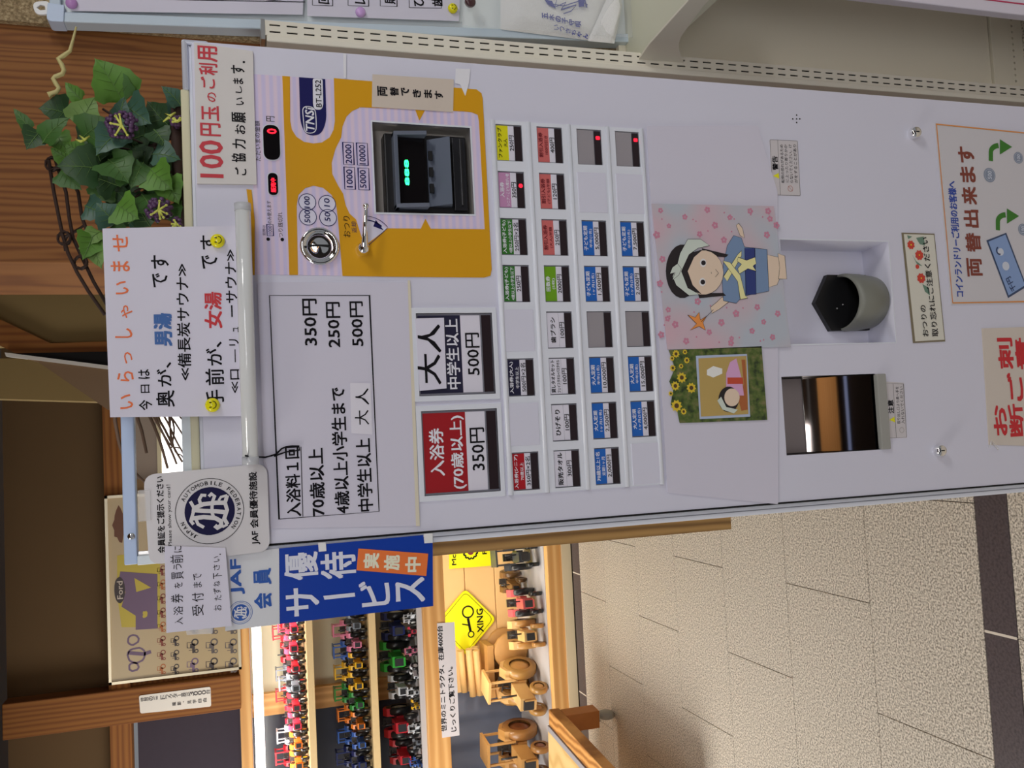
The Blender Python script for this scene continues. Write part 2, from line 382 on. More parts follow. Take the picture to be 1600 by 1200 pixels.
# bright window seen over the machine
q = lrect(243, 330, 745, 560, YK); xs0 = q[0][0]; xs1 = q[1][0]
mb = MB(); mb.box(-0.295, xs0, YK + 0.05, YK + 0.12, XZ(376, 900, YK)[1], z0); struct('wall_beside_window', mb, mat('light_panel', (128, 104, 74), rough=0.7, noise=0.05, k=2.0))
mb = MB(); mb.box(xs0, 1.0, YK + 0.05, YK + 0.12, q[2][1], z0); struct('wall_above_window', mb, mat('grey_panel', (120, 108, 98), rough=0.7, k=1.8))
wn = MB(); wn.box(xs0, xs1 + 0.3, YK + 0.09, YK + 0.10, q[0][1] - 0.3, q[2][1]); struct('window_1', wn, mat('daylight_pane', (255, 255, 255), k=1.0, emit=2.2))
mb = MB(); t = 0.018
for bx in ((xs0, xs0 + t), (xs1 + 0.27, xs1 + 0.3)): mb.box(bx[0], bx[1], YK + 0.045, YK + 0.09, q[0][1] - 0.3, q[2][1])
mb.box(xs0, xs1 + 0.3, YK + 0.045, YK + 0.09, q[2][1] - t, q[2][1]); mb.box(xs0, xs1 + 0.3, YK + 0.045, YK + 0.09, q[0][1] - 0.3, q[0][1] - 0.3 + t)
wf = obj('window_frame', mb, mat('pale_frame', (190, 180, 150), k=1.4)); wf['kind'] = 'structure'

# ceiling with wooden beams behind and above the viewer
mb = MB(); mb.box(-3.2, 2.6, -4.9, YB + 0.1, 2.70, 2.78); struct('ceiling', mb, mat('ceiling_board', (74, 58, 44), rough=0.9, k=1.0), loc=(0, 0, 2.7))
for yb, wb_ in ((-2.2, 0.14), (-1.0, 0.14), (0.9, 0.14)):
    mb = MB(); mb.box(-3.2, 2.6, yb, yb + wb_, 2.56, 2.70); struct('trim_beam', mb, CEDAR)

mb = MB(); mb.box(-1.8, 2.6, -5.1, -5.0, 0, 2.70); struct('wall_front', mb, mat('dark_panelling', (48, 40, 38), rough=0.8, noise=0.1, k=1.0))
mb = MB(); mb.box(-1.8, 2.6, -5.0, -4.86, 2.02, 2.46); struct('trim_4', mb, PINE)
mb = MB(); mb.box(-1.2, 1.4, -5.0, -4.97, 1.80, 1.87); struct('flap_glow_strip', mb, mat('blue_glow', (150, 175, 235), k=1.0, emit=0.9))  # glowing strip added out of view to put a blue reflection in the outlet flap
# ================================================================ THE SHOWCASE OF TOY TRACTORS
XC0 = -2.2; XC1 = -0.05
def zpx(x, y, Y): return XZ(x, y, Y)[1]
case = thing('toy_showcase', 'long wooden framed showcase with two shelves full of toy tractors', 'showcase', (-1.1, YD, 0))
ztop0 = zpx(392, 1080, YD); ztop1 = zpx(374, 1080, YD); zr0 = zpx(701, 1080, YD); zr1 = zpx(666, 1080, YD)
mb = MB(); mb.box(XC0, XC1, YD, YD + 0.06, ztop0, ztop1); obj('top_rail', mb, PINE, case, bevel=0.003)
mb = MB(); mb.box(XC0, XC1, YD, YD + 0.035, zr0, zr1); obj('middle_rail', mb, PINE, case, bevel=0.003)
mb = MB(); mb.box(XC0, XC1, YD + 0.035, YD + 0.05, zr1 - 0.01, zr1 + 0.025); mb.box(XC0, XC1, YD + 0.05, YB - 0.12, zr1 - 0.01, zr1 + 0.002)
obj('display_deck', mb, mat('grey_laminate', (178, 176, 178), k=1.3), case)
zb1 = zpx(859, 990, YD); zb0 = zpx(881, 990, YD); zc0 = zpx(893, 990, YD)
mb = MB(); mb.box(XC0, XC1, YD - 0.02, YD + 0.03, zb0, zb1); obj('bottom_rail', mb, PINE, case, bevel=0.003)
mb = MB(); mb.box(XC0, XC1, YD - 0.03, YD, 0, zb0); obj('plinth', mb, mat('plinth_cream', (214, 196, 160), k=1.3, rough=0.6), case)
mb = MB(); mb.box(XC0, XC1, YD + 0.03, YB - 0.12, zb1 - 0.02, zb1 + 0.002); obj('lower_deck', mb, mat('grey_laminate', (178, 176, 178)), case)
# back wall of the case: pine planks below, plaster above, dark curtain at the left
xk = XZ(700, 1085, YB - 0.14)[0]
zz = [zpx(x, 950, YB - 0.14) for x in (690, 728, 775, 812, 862)]
for i in range(4):
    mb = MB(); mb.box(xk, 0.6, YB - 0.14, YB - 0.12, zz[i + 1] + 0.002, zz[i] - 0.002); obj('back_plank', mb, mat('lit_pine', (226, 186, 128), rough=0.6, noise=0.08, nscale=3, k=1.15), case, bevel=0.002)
mb = MB(); mb.box(xk, 0.6, YB - 0.12, YB - 0.10, zb1, zz[0] + 0.05); obj('back_board', mb, PINE, case)
xq0 = XZ(440, 1112, YB - 0.1)[0]; xq1 = XZ(440, 1078, YB - 0.1)[0]
mb = MB(); mb.box(xq1, 0.6, YB - 0.10, YB - 0.08, zz[0], zpx(380, 1000, YB)); obj('back_panel', mb, mat('case_plaster', (205, 196, 166), k=1.2, rough=0.7), case)
mb = MB(); mb.box(xq0, xq1, YB - 0.14, YB - 0.08, zz[0], zpx(380, 1000, YB)); obj('back_post', mb, PINEV, case)
mb = MB(); mb.box(XC0 - 0.6, xq0, YB - 0.10, YB - 0.08, zz[0], zpx(380, 1000, YB)); obj('dark_window', mb, mat('dark_pane', (58, 60, 70), rough=0.2, k=1.2), case)
# curtain of the lower bay: real folds
mb = MB(); n = 60; cx0, cx1 = XC0 - 0.6, xk
for i in range(n + 1):
    u = i / n; x = cx0 + (cx1 - cx0) * u; y = YB - 0.13 + 0.014 * math.sin(u * 60)
    mb.v += [Vector((x, y, zb1)), Vector((x, y, zz[0]))]
for i in range(n): mb.f.append((2 * i, 2 * i + 2, 2 * i + 3, 2 * i + 1)); mb.sm.append(True)
obj('curtain', mb, mat('grey_curtain', (92, 98, 116), rough=0.8, k=1.3), case)
# shelves
YS0, YS1 = YD + 0.05, YD + 0.46
zs = []
for (xa, xb) in ((481, 492), (580, 591)):
    z1_ = zpx(xa, 1080, YS0); z0_ = zpx(xb, 1080, YS0); zs.append(z1_)
    mb = MB(); mb.box(XC0, XC1, YS0, YS1, z0_, z1_); obj('shelf', mb, mat('shelf_wood', (205, 178, 130), rough=0.5, noise=0.05, k=1.2), case, bevel=0.002)
# strip lamp in the head of the case
lm = MB(); lm.tube([(XC0 + 0.1, YD + 0.10, ztop0 - 0.035), (-0.75, YD + 0.10, ztop0 - 0.035)], 0.022, 10)
tag(obj('strip_lamp', lm, mat('lamp_glow', (255, 253, 245), k=1.0, emit=3.0)), 'white glowing strip lamp under the top rail of the toy showcase', 'lamp')
mb = MB(); mb.box(XC0, XC1, YD + 0.07, YD + 0.30, ztop0 - 0.004, ztop0 + 0.02); obj('lamp_canopy', mb, WHITE, case)
area('showcase_strip_light', (-1.2, YD + 0.12, ztop0 - 0.07), (-1.2, YD + 0.30, 0.9), 1.5, 0.05, 9, (1.0, 0.96, 0.88))
area('showcase_base_light', (-0.9, YD + 0.10, zr0 - 0.01), (-0.9, YD + 0.50, zb1), 1.3, 0.05, 5.5, (1.0, 0.92, 0.78))

# ---- toy tractors: one template per colour, each tractor its own thing with its parts
def tractor_parts(cab):
    P = {}
    b = MB(); b.box(-0.02, 0.46, -0.10, 0.10, 0.24, 0.46); b.box(0.40, 0.50, -0.08, 0.08, 0.22, 0.40); b.box(-0.30, 0.0, -0.13, 0.13, 0.22, 0.36)
    for s in (-1, 1):
        pts = [(-0.42, 0.42), (-0.36, 0.54), (-0.22, 0.60), (-0.08, 0.54), (-0.04, 0.40), (-0.09, 0.40), (-0.13, 0.50), (-0.22, 0.54), (-0.32, 0.50), (-0.37, 0.42)]
        y0, y1 = (0.13, 0.28) if s > 0 else (-0.28, -0.13); b.prism(pts, y0, y1)
    P['body'] = b
    g = MB(); g.box(0.465, 0.505, -0.07, 0.07, 0.26, 0.42); P['grille'] = g
    t = MB(); t.box(-0.26, -0.12, -0.08, 0.08, 0.40, 0.44); t.box(-0.28, -0.24, -0.08, 0.08, 0.44, 0.60); P['seat'] = t
    e = MB(); e.tube([(0.26, 0.05, 0.44), (0.26, 0.05, 0.70)], 0.016, 6); P['exhaust'] = e
    st = MB(); st.tube([(-0.02, 0, 0.44), (-0.08, 0, 0.58)], 0.012, 5); st.lathe([(0.055, 0), (0.07, 0.008), (0.055, 0.016)], (-0.08, 0, 0.575), (-0.4, 0, 1), 10); P['steering_wheel'] = st
    if cab:
        c = MB()
        for (x, y) in ((-0.34, -0.15), (-0.34, 0.15), (0.0, -0.15), (0.0, 0.15)): c.box(x - 0.015, x + 0.015, y - 0.015, y + 0.015, 0.40, 0.80)
        c.box(-0.38, 0.04, -0.18, 0.18, 0.80, 0.84); P['cab'] = c
    return P
def wheel_mb(r, wd, c):
    m_ = MB(); m_.lathe([(r * 0.62, -wd / 2), (r * 0.94, -wd / 2), (r, -wd * 0.3), (r, wd * 0.3), (r * 0.94, wd / 2), (r * 0.62, wd / 2)], c, (0, 1, 0), 18)
    return m_
def hub_mb(r, wd, c):
    m_ = MB(); m_.lathe([(0.001, -wd * 0.3), (r * 0.3, -wd * 0.38), (r * 0.62, -wd * 0.25), (r * 0.62, wd * 0.25), (r * 0.3, wd * 0.38), (0.001, wd * 0.3)], c, (0, 1, 0), 14)
    return m_
def mesh_of(mb, m, name):
    me = bpy.data.meshes.new(name); me.from_pydata(mb.v, [], mb.f); me.polygons.foreach_set('use_smooth', mb.sm)
    bm = bmesh.new(); bm.from_mesh(me); bmesh.ops.recalc_face_normals(bm, faces=bm.faces); bm.to_mesh(me); bm.free()
    me.materials.append(m); return me
TC = {}
def tractor_set(color, hub, cab, wheel=(30, 30, 32)):
    k = (color, hub, cab, wheel)
    if k in TC: return TC[k]
    def mm(rgb, kk=1.15): return mat('toy_%d_%d_%d' % rgb, rgb, k=kk, rough=0.3)
    body = mm(color); P = tractor_parts(cab); L = []
    for n_, g in P.items():
        L.append((n_, mesh_of(g, body if n_ in ('body', 'cab') else mm((45, 45, 48)) if n_ != 'seat' else mm((60, 56, 52)), 'toy_' + n_), None))
    wm = mm(wheel); hm = mm(hub)
    for s in (-1, 1):
        L.append(('rear_wheel', mesh_of(wheel_mb(0.27, 0.13, (-0.22, 0.22 * s, 0.27)), wm, 'toy_rear_wheel'), mesh_of(hub_mb(0.27, 0.15, (-0.22, 0.22 * s, 0.27)), hm, 'toy_hub')))
        L.append(('front_wheel', mesh_of(wheel_mb(0.14, 0.08, (0.34, 0.18 * s, 0.14)), wm, 'toy_front_wheel'), mesh_of(hub_mb(0.14, 0.10, (0.34, 0.18 * s, 0.14)), hm, 'toy_hub')))
    TC[k] = L; return L
def tractor(label, loc, size, rz, color, hub=(220, 190, 40), cab=False, wheel=(30, 30, 32), group='toy tractors in the showcase', cat='toy tractor'):
    o = thing('toy_tractor', label, cat, loc, group); o.rotation_euler.z = rz; o.scale = (size,) * 3
    for n_, me, hb in tractor_set(color, hub, cab, wheel):
        c = bpy.data.objects.new(n_, me); COL.objects.link(c); c.parent = o
        if hb:
            h = bpy.data.objects.new('hub', hb); COL.objects.link(h); h.parent = c
    return o
RD = (196, 40, 52); RK = (214, 60, 84); GN = (40, 130, 52); YL = (222, 172, 34); BL = (52, 92, 168); NV = (26, 38, 92); OR = (226, 124, 40); GY = (120, 126, 134); WH = (220, 222, 226); PK = (214, 122, 150)
ORD = ['first', 'second', 'third', 'fourth', 'fifth', 'sixth', 'seventh', 'eighth', 'ninth', 'tenth', 'eleventh', 'twelfth', 'thirteenth', 'fourteenth']
CN = {RD: 'red', RK: 'rose red', GN: 'green', YL: 'yellow', BL: 'blue', NV: 'navy blue', OR: 'orange', GY: 'grey', WH: 'white', PK: 'pink'}
def shelf_row(shelf, x, Y, items, zf, size, gap):
    for i, (y, c, hub, cab) in enumerate(items):
        px_ = XZ(x, y, Y)[0]; jit = random.uniform(-0.08, 0.08)
        tractor('%s toy tractor%s, %s, %s from its left end' % (CN[c], ' with cab' if cab else '', shelf, ORD[i]),
                (px_, Y, zf), size * random.uniform(0.92, 1.06), math.pi / 2 * (-1) + jit, c, hub, cab)
def row(cols, ya, yb):
    n = len(cols); return [(ya + (yb - ya) * i / (n - 1),) + c for i, c in enumerate(cols)]
W1 = (230, 230, 225); Y1 = (235, 190, 30); R1 = (200, 50, 50)
shelf_row('upper shelf front row', 482, YS0 + 0.10, row([(OR, Y1, False), (OR, W1, False), (RK, Y1, False), (RD, W1, False), (GY, R1, True), (RD, W1, False), (RK, Y1, False), (RK, Y1, True)], 1186, 975), zs[0], 0.155, 0)
shelf_row('upper shelf back row', 482, YS0 + 0.31, row([(RD, W1, True), (WH, R1, True), (RK, W1, False), (RD, Y1, True), (GY, Y1, True), (RD, W1, False), (RD, Y1, True)], 1178, 985), zs[0], 0.17, 0)
shelf_row('lower shelf front row', 580, YS0 + 0.10, row([(NV, W1, False), (BL, W1, False), (OR, W1, False), (GN, Y1, False), (YL, (210, 210, 210), False), (YL, Y1, False), (PK, W1, False), (GY, W1, False)], 1186, 970), zs[1], 0.155, 0)
shelf_row('lower shelf back row', 580, YS0 + 0.31, row([(NV, W1, True), (BL, W1, True), (OR, W1, True), (GN, Y1, True), (YL, Y1, True), (BL, W1, True), (PK, W1, True)], 1178, 980), zs[1], 0.17, 0)
zd = zr1 + 0.003
big = [('large red toy tractor with white wheels on the showcase deck', 1125, RD, (225, 225, 215), 0.26), ('second large red toy tractor at the left of the showcase deck', 1172, RD, (225, 225, 215), 0.22),
       ('white and red toy tractor in the middle of the showcase deck', 1070, WH, (225, 225, 215), 0.21), ('large bright green toy tractor with cream wheels on the showcase deck', 1022, (52, 168, 58), (225, 225, 205), 0.27),
       ('large navy toy tractor beside the blue banner on the showcase deck', 975, NV, (225, 225, 205), 0.25)]
for lb, y, c, hub, sz in big:
    tractor(lb, (XZ(655, y, YD + 0.32)[0], YD + 0.32, zd), sz, -math.pi / 2 + random.uniform(-0.12, 0.12), c, hub, False, group='large toy tractors on the showcase deck')
sm = [(1190, BL), (1160, GY), (1135, WH), (1100, YL), (1080, WH), (1048, WH), (1015, PK), (985, RK), (962, WH)]
for i, (y, c) in enumerate(sm):
    tractor('tiny %s toy tractor at the deck front, %s from the left' % (CN[c], ORD[i]), (XZ(660, y, YD + 0.115)[0], YD + 0.115, zd), 0.085, -math.pi / 2 + random.uniform(-0.6, 0.6), c, W1, i % 2 == 0, group='tiny toys along the deck front')
# lower bay
zl = zb1 + 0.003; WD = (190, 142, 82); WD2 = (214, 172, 112)
def low(lb, x, y, dy, sz, rz, c, hub, cab, wh): tractor(lb, (XZ(x, y, YD + dy)[0], YD + dy, zl), sz, rz, c, hub, cab, wh, group='toys in the lower bay')
low('dark grey toy tractor beside the board behind the machine', 852, 866, 0.20, 0.25, -1.45, (60, 62, 66), (40, 40, 44), True, (30, 30, 32))
low('small brown wooden toy tractor next to the dark grey one', 852, 906, 0.41, 0.20, -1.7, (128, 92, 52), (100, 72, 40), False, (96, 68, 38))
low('pale red toy tractor with black tyres in the lower bay', 850, 938, 0.17, 0.25, -1.45, (206, 92, 92), (200, 90, 90), False, (30, 30, 32))
low('pale wooden toy tractor under the diamond sign', 850, 988, 0.16, 0.26, -1.45, WD2, WD, False, (176, 132, 74))
low('tall wooden toy tractor beside the carved log wagon', 852, 1070, 0.20, 0.34, -1.85, WD2, WD, True, (170, 128, 70))
low('wooden toy tractor behind the rolling bench', 845, 1168, 0.22, 0.36, -1.7, WD, (120, 70, 40), True, (150, 106, 58))
WOODT = mat('toy_wood', WD2, k=1.1, rough=0.6, noise=0.08); WOODT2 = mat('toy_wood_dark', WD, k=1.1, rough=0.6, noise=0.08)
# flat wooden log wagon with slatted load
YWG = YD + 0.12; wx, wz = XZ(765, 1036, YD + 0.55); wg = thing('wooden_log_wagon', 'carved wooden wagon loaded with split logs below the diamond sign', 'toy wagon', (wx, YD + 0.52, zl))
for i, (x0, x1, z) in enumerate([(-0.13, 0.12, 0.27), (-0.12, 0.13, 0.27), (-0.13, 0.13, 0.31), (-0.11, 0.12, 0.35)]):
    mb = MB(); mb.tube([(wx + x0, YWG + 0.30 + 0.03 * (i % 2), zl + z), (wx + x1, YWG + 0.27 + 0.03 * (i % 2), zl + z + 0.02)], 0.02, 7); obj('log', mb, WOODT, wg)
mb = MB(); mb.box(wx - 0.14, wx + 0.14, YWG + 0.24, YWG + 0.40, zl + 0.20, zl + 0.235); obj('flatbed', mb, WOODT2, wg)
for sx in (-0.10, 0.10):
    for sy in (0.25, 0.39):
        mb = MB(); mb.lathe([(0.001, -0.012), (0.09, -0.012), (0.1, 0), (0.09, 0.012), (0.001, 0.012)], (wx + sx, YWG + sy, zl + 0.1), (0, 1, 0), 16); obj('wheel', mb, WOODT2, wg)
for sx in (-0.1, 0.1):
    mb = MB(); mb.box(wx + sx - 0.012, wx + sx + 0.012, YWG + 0.25, YWG + 0.39, zl + 0.09, zl + 0.2); obj('axle_block', mb, WOODT, wg)

# signs on and in the showcase
YS = YD - 0.004
sg = MB(); sg.prism(quad([(683, 974), (710, 972), (718, 1149), (691, 1153)], YS), YS, YD - 0.001)
o = tag(obj('showcase_sign', sg, mat('sign_white', (196, 192, 196), k=1.5)), 'long white sign with black lettering on the middle rail of the showcase', 'sign')
lt = MB(); T2(lt, '世界のミニトラクタ、在庫4000台', (694, 1143), (687, 978), 9, YS - 0.001, PL=YS, bold=0.03); T2(lt, 'じっくりご覧下さい。', (709, 1143), (703, 1042), 9, YS - 0.001, PL=YS, bold=0.03); obj('lettering', lt, BLACK, o)
YQ = YB - 0.16
SY = mat('sign_yellow', (252, 236, 20), k=1.25, rough=0.4)
sg = MB(); P = quad([(696, 945), (724, 921), (775, 968), (728, 1025), (697, 985)], YQ)
sg.prism(rounded(quad([(727, 920), (775, 967), (728, 1025), (681, 975)], YQ), 0.03), YQ, YQ + 0.008)
o = tag(obj('diamond_sign', sg, SY), 'yellow diamond road sign with tractor picture reading XING', 'sign')
lt = MB(); T(lt, 'XING', 745, 755, 988, 951, YQ - 0.002, 0.04, PL=YQ)
c = XZ(731, 956, YQ); lt.stroke(circ(c, 0.031), 0.008, YQ - 0.002, True); c2 = XZ(736, 991, YQ); lt.stroke(circ(c2, 0.016), 0.006, YQ - 0.002, True); lt.stroke([XZ(731, 966, YQ), XZ(735, 986, YQ)], 0.014, YQ - 0.002)
lt.stroke([XZ(722, 975, YQ), XZ(733, 977, YQ)], 0.006, YQ - 0.002)
lt.stroke(rounded(quad([(727, 925), (770, 967), (728, 1019), (686, 975)], YQ), 0.03), 0.002, YQ - 0.002, True); obj('lettering', lt, BLACK, o)
sg = MB(); sg.prism(quad([(702, 820), (767, 826), (767, 884), (702, 889)], YQ), YQ, YQ + 0.008)
o = tag(obj('square_sign', sg, SY), 'yellow square sign with gear and tractor half hidden behind the board', 'sign')
lt = MB(); T(lt, 'McCORMICK', 704, 711, 883, 800, YQ - 0.002, 0.03, PL=YQ); T(lt, 'FARMALL', 752, 759, 866, 800, YQ - 0.002, 0.03, PL=YQ)
c = XZ(735, 862, YQ); rr = []
for i in range(48):
    r_ = 0.036 + (0.005 if (i // 2) % 2 else 0); rr.append((c[0] + r_ * math.cos(i * math.pi / 24), c[1] + r_ * math.sin(i * math.pi / 24)))
lt.stroke(rr, 0.008, YQ - 0.002, True); obj('lettering', lt, BLACK, o)
lt = MB(); lt.flat(circ(c, 0.018), YQ - 0.003); obj('tractor_picture', lt, mat('sign_maroon', (110, 40, 60), k=1.3), o)

# framed tractor poster in front of the wall
YO = YK - 0.0002
a = XZ(163, 775, YO); b = XZ(170, 1071, YO); zt_ = (a[1] + b[1]) / 2; zb_ = zpx(378, 1060, YO); px0, px1 = b[0], a[0]
po = thing('framed_poster', 'wide framed poster of tractor pictures on cream paper behind the banner', 'poster', ((px0 + px1) / 2, YO, zb_))
t = 0.012; mb = MB(); mb.box(px0, px1, YO, YO + 0.02, zb_, zb_ + t); mb.box(px0, px1, YO, YO + 0.02, zt_ - t, zt_); mb.box(px0, px0 + t, YO, YO + 0.02, zb_, zt_); mb.box(px1 - t, px1, YO, YO + 0.02, zb_, zt_)
obj('frame', mb, mat('frame_silver', (200, 190, 165), k=1.3, metal=0.3, rough=0.3), po)
mb = MB(); mb.box(px0 + t, px1 - t, YO + 0.008, YO + 0.012, zb_ + t, zt_ - t); obj('print', mb, mat('poster_cream', (170, 150, 114), k=1.25, rough=0.3), po)
pr = {}
def pr_(k): return pr.setdefault(k, MB())
Yq = YO + 0.0075
def blob(cx, cy, rx, ry, n=16, jit=0.25):
    c = XZ(cx, cy, Yq); s_ = 0.0028
    return [(c[0] + ry * s_ * math.cos(2 * math.pi * i / n) * random.uniform(1 - jit, 1 + jit), c[1] + rx * s_ * math.sin(2 * math.pi * i / n) * random.uniform(1 - jit, 1 + jit)) for i in range(n)]
pr_('brown').flat(blob(186, 820, 9, 27), Yq); pr_('yellow').flat(quad([(183, 868), (196, 866), (225, 880), (250, 870), (250, 980), (190, 980), (183, 930)], Yq), Yq)
pr_('purple').flat(quad([(188, 893), (246, 897), (246, 982), (212, 984), (212, 962), (190, 948), (196, 925), (186, 905)], Yq), Yq - 0.0005)
pr_('yellow').flat(quad([(210, 903), (236, 918), (213, 925)], Yq), Yq - 0.001); pr_('yellow').flat(blob(227, 960, 4, 6), Yq - 0.001)
pr_('dark').flat(blob(187, 922, 8, 21, jit=0.02), Yq - 0.001)
mb = MB(); T(mb, 'Ford', 183, 192, 936, 908, Yq - 0.0015, 0.03, PL=Yq); 
def side_tractor(mb, cx, cy, s, Y):
    """side view silhouette of a tractor, s in pixels"""
    c = XZ(cx, cy, Y); k_ = s * 0.0027
    def q_(u, v): return (c[0] + u * k_, c[1] + v * k_)
    mb.stroke(circ(q_(0.28, -0.12), 0.2 * k_, 14), 0.09 * k_, Y, True); mb.stroke(circ(q_(-0.34, -0.2), 0.11 * k_, 12), 0.07 * k_, Y, True)
    mb.flat([q_(-0.46, -0.08), q_(0.2, -0.12), q_(0.2, 0.2), q_(-0.1, 0.22), q_(-0.14, 0.08), q_(-0.46, 0.08)], Y); mb.stroke([q_(-0.25, 0.05), q_(-0.25, 0.3)], 0.04 * k_, Y)
    mb.stroke([q_(-0.08, 0.2), q_(-0.06, 0.4), q_(0.3, 0.4), q_(0.28, 0.1)], 0.04 * k_, Y)
c_ = XZ(212, 1020, Yq)
for (dx, dy, r_) in ((208, 1000, 8), (209, 1042, 7), (213, 1024, 13)): pr_('purple').stroke(blob(dx, dy, r_, r_ * 0.9, 18, 0.08), 0.008, Yq, True)
pr_('purple').stroke(quad([(200, 1020), (225, 1022), (236, 1018)], Yq), 0.016, Yq)
for j, x in enumerate((253, 274, 302, 332, 362)):
    for i in range(9):
        y = 1046 - i * 22 if j < 2 else 1040 - i * 30
        side_tractor(pr_(('red', 'dark', 'dark', 'dark2', 'dark2')[j] if i % 3 else ('orange', 'dark', 'purple', 'dark', 'dark2')[j]), x, y, (17, 17, 24, 25, 25)[j], Yq)
PC = {'brown': (98, 62, 44), 'yellow': (178, 160, 66), 'purple': (104, 84, 108), 'dark': (58, 50, 50), 'dark2': (90, 82, 80), 'red': (120, 56, 44), 'orange': (160, 92, 50)}
for k_, m_ in pr.items(): obj('printed_picture', m_, mat('print_' + k_, PC[k_], k=1.3), po)['kind'] = 'stuff'
obj('emblem', mb, mat('print_pale', (150, 140, 130)), po)

# small white sign on the post
YF = YK - 0.003
sg = MB(); sg.prism(rounded(quad([(217, 1087), (329, 1073), (330, 1104), (219, 1115)], YF), 0.01), YF, YK - 0.0005)
o = tag(obj('post_sign', sg, mat('sign_cream', (190, 184, 176), k=1.8)), 'small white sign with grey lettering on the dark wooden post', 'sign')
lt = MB(); TV(lt, '世界のミニトラクター展示3000台', (223, 1093), (325, 1081), 7.5, YF - 0.001, 0.02, PL=YF); TV(lt, '撮影・見学自由', (272, 1100), (320, 1094), 6.5, YF - 0.001, 0.03, PL=YF); obj('lettering', lt, mat('sign_grey_ink', (70, 66, 66), k=1.5), o)

# rolling bench in front of the showcase
ck = PZ(949, 1124, 0); bx, by = ck.x, ck.y
bn = thing('rolling_bench', 'low wooden rolling bench with pale top and castors before the showcase', 'bench', (bx, by, 0))
zt2 = PY(855, 1108, by)[2]; e0 = PZ(857, 1108, zt2); e1 = PZ(942, 1200, zt2); e2 = PZ(1010, 1275, zt2)
dn = (e2 - e0).normalized(); sd = Vector((dn.y, -dn.x, 0)); sd = sd if sd.x < 0 else -sd
def slab(mb, o0, L_, W0, W1_, z0_, z1_):
    p = [o0 + sd * W0, o0 + dn * L_ + sd * W0, o0 + dn * L_ + sd * W1_, o0 + sd * W1_]
    mb.add([(q.x, q.y, z0_) for q in p] + [(q.x, q.y, z1_) for q in p], [(0, 1, 2, 3), (4, 5, 6, 7), (0, 1, 5, 4), (1, 2, 6, 5), (2, 3, 7, 6), (3, 0, 4, 7)])
base = Vector((e0.x, e0.y, 0)); 
Lb = 0.95; Wb = 0.6
mb = MB(); slab(mb, base, Lb, 0.0, 0.075, zt2 - 0.05, zt2); obj('side_rail', mb, ramp_mat('rail_wood', [(0, (205, 150, 84)), (0.5, (186, 128, 62)), (1, (150, 96, 42))], scale=(1, 1, 1), wscale=9, dist=3, k=1.4), bn, bevel=0.004)
mb = MB(); slab(mb, base, Lb, 0.075, 0.10, zt2 - 0.05, zt2 + 0.006); obj('edge_strip', mb, mat('edge_grey', (150, 146, 150), k=1.3), bn)
mb = MB(); slab(mb, base, Lb, 0.10, Wb, zt2 - 0.03, zt2 + 0.004)
obj('top_panel', mb, ramp_mat('panel_ply', [(0, (224, 190, 130)), (0.7, (218, 182, 120)), (1, (204, 166, 104))], scale=(1, 1, 1), wscale=4, dist=7, detail=1, k=1.2, bump=0.02), bn)
legm = mat('leg_wood', (166, 104, 48), k=1.4, rough=0.5, noise=0.08)
for q0 in (base + dn * 0.02 + sd * 0.0, base + dn * (Lb - 0.10), base + dn * 0.02 + sd * (Wb - 0.08), base + dn * (Lb - 0.1) + sd * (Wb - 0.08)):
    mb = MB(); slab(mb, q0, 0.08, 0.0, 0.08, 0.085, zt2 - 0.05); obj('leg', mb, legm, bn, bevel=0.003)
    cc = q0 + dn * 0.04 + sd * 0.04; mb = MB(); mb.lathe([(0.001, -0.014), (0.03, -0.014), (0.037, -0.008), (0.037, 0.008), (0.03, 0.014), (0.001, 0.014)], (cc.x, cc.y, 0.037), sd, 18)
    cs = obj('castor', mb, mat('castor_grey', (150, 148, 138), k=1.4), bn)
    mb = MB(); mb.box(cc.x - 0.022, cc.x + 0.022, cc.y - 0.022, cc.y + 0.022, 0.075, 0.087); mb.tube([(cc.x, cc.y, 0.087), (cc.x, cc.y, 0.04)], 0.009, 8); obj('castor_fork', mb, STEEL, cs)

# ================================================================ THE TICKET VENDING MACHINE
XL, XR = -0.117, 0.503
ZT = sum(PY(*p).z for p in [(299, 65), (306, 300), (319, 730)]) / 3
ZB = 0.05
vm = thing('ticket_vending_machine', 'white ticket vending machine with yellow money panel and rows of ticket buttons', 'vending machine', ((XL + XR) / 2, 0.13, 0))
# openings in the door
bill_hole = quad([(580, 189.5), (586, 333.5), (742, 336.5), (735, 199)])
cup_hole = lrect(1225, 1396, 537, 375)
tray_hole = lrect(1226, 1373, 707, 586)
BCX = [XZ(797 + (822 - 797) * i / 7, 224 + (736 - 224) * i / 7)[0] for i in range(8)]      # button columns
BRZ = [XZ(x, 224)[1] for x in (795.3, 858.6, 920.2, 979.4)]                                  # button rows
BW, BH = 0.0505, 0.0372
big1 = lrect(653, 772, 617, 489); big2 = lrect(661, 780, 771, 640)
btn_area = [(BCX[0] - BW / 2 - 0.004 if False else XZ(860, 768)[0], BRZ[3] - 0.026), (XZ(795, 190)[0], BRZ[3] - 0.026), (XZ(795, 190)[0], BRZ[0] + 0.026), (XZ(860, 768)[0], BRZ[0] + 0.026)]
door = [(XL, ZB), (XR, ZB), (XR, ZT), (XL, ZT)]
def R4(x0, x1, z0, z1): return [(x0, z0), (x1, z0), (x1, z1), (x0, z1)]
BX0, BX1 = BCX[7] - BW / 2 - 0.003, BCX[0] + BW / 2 + 0.003
area_hole = R4(BX0, BX1, BRZ[3] - 0.0235, BRZ[0] + 0.0225)
bigs_hole = [big1, big2]
dp = plate_with_holes(rounded(door, [0, 0, 0.006, 0.006]), [bill_hole, cup_hole, tray_hole, area_hole] + bigs_hole, 0.0, 0.008)
obj('front_door', dp, WHITE, vm)
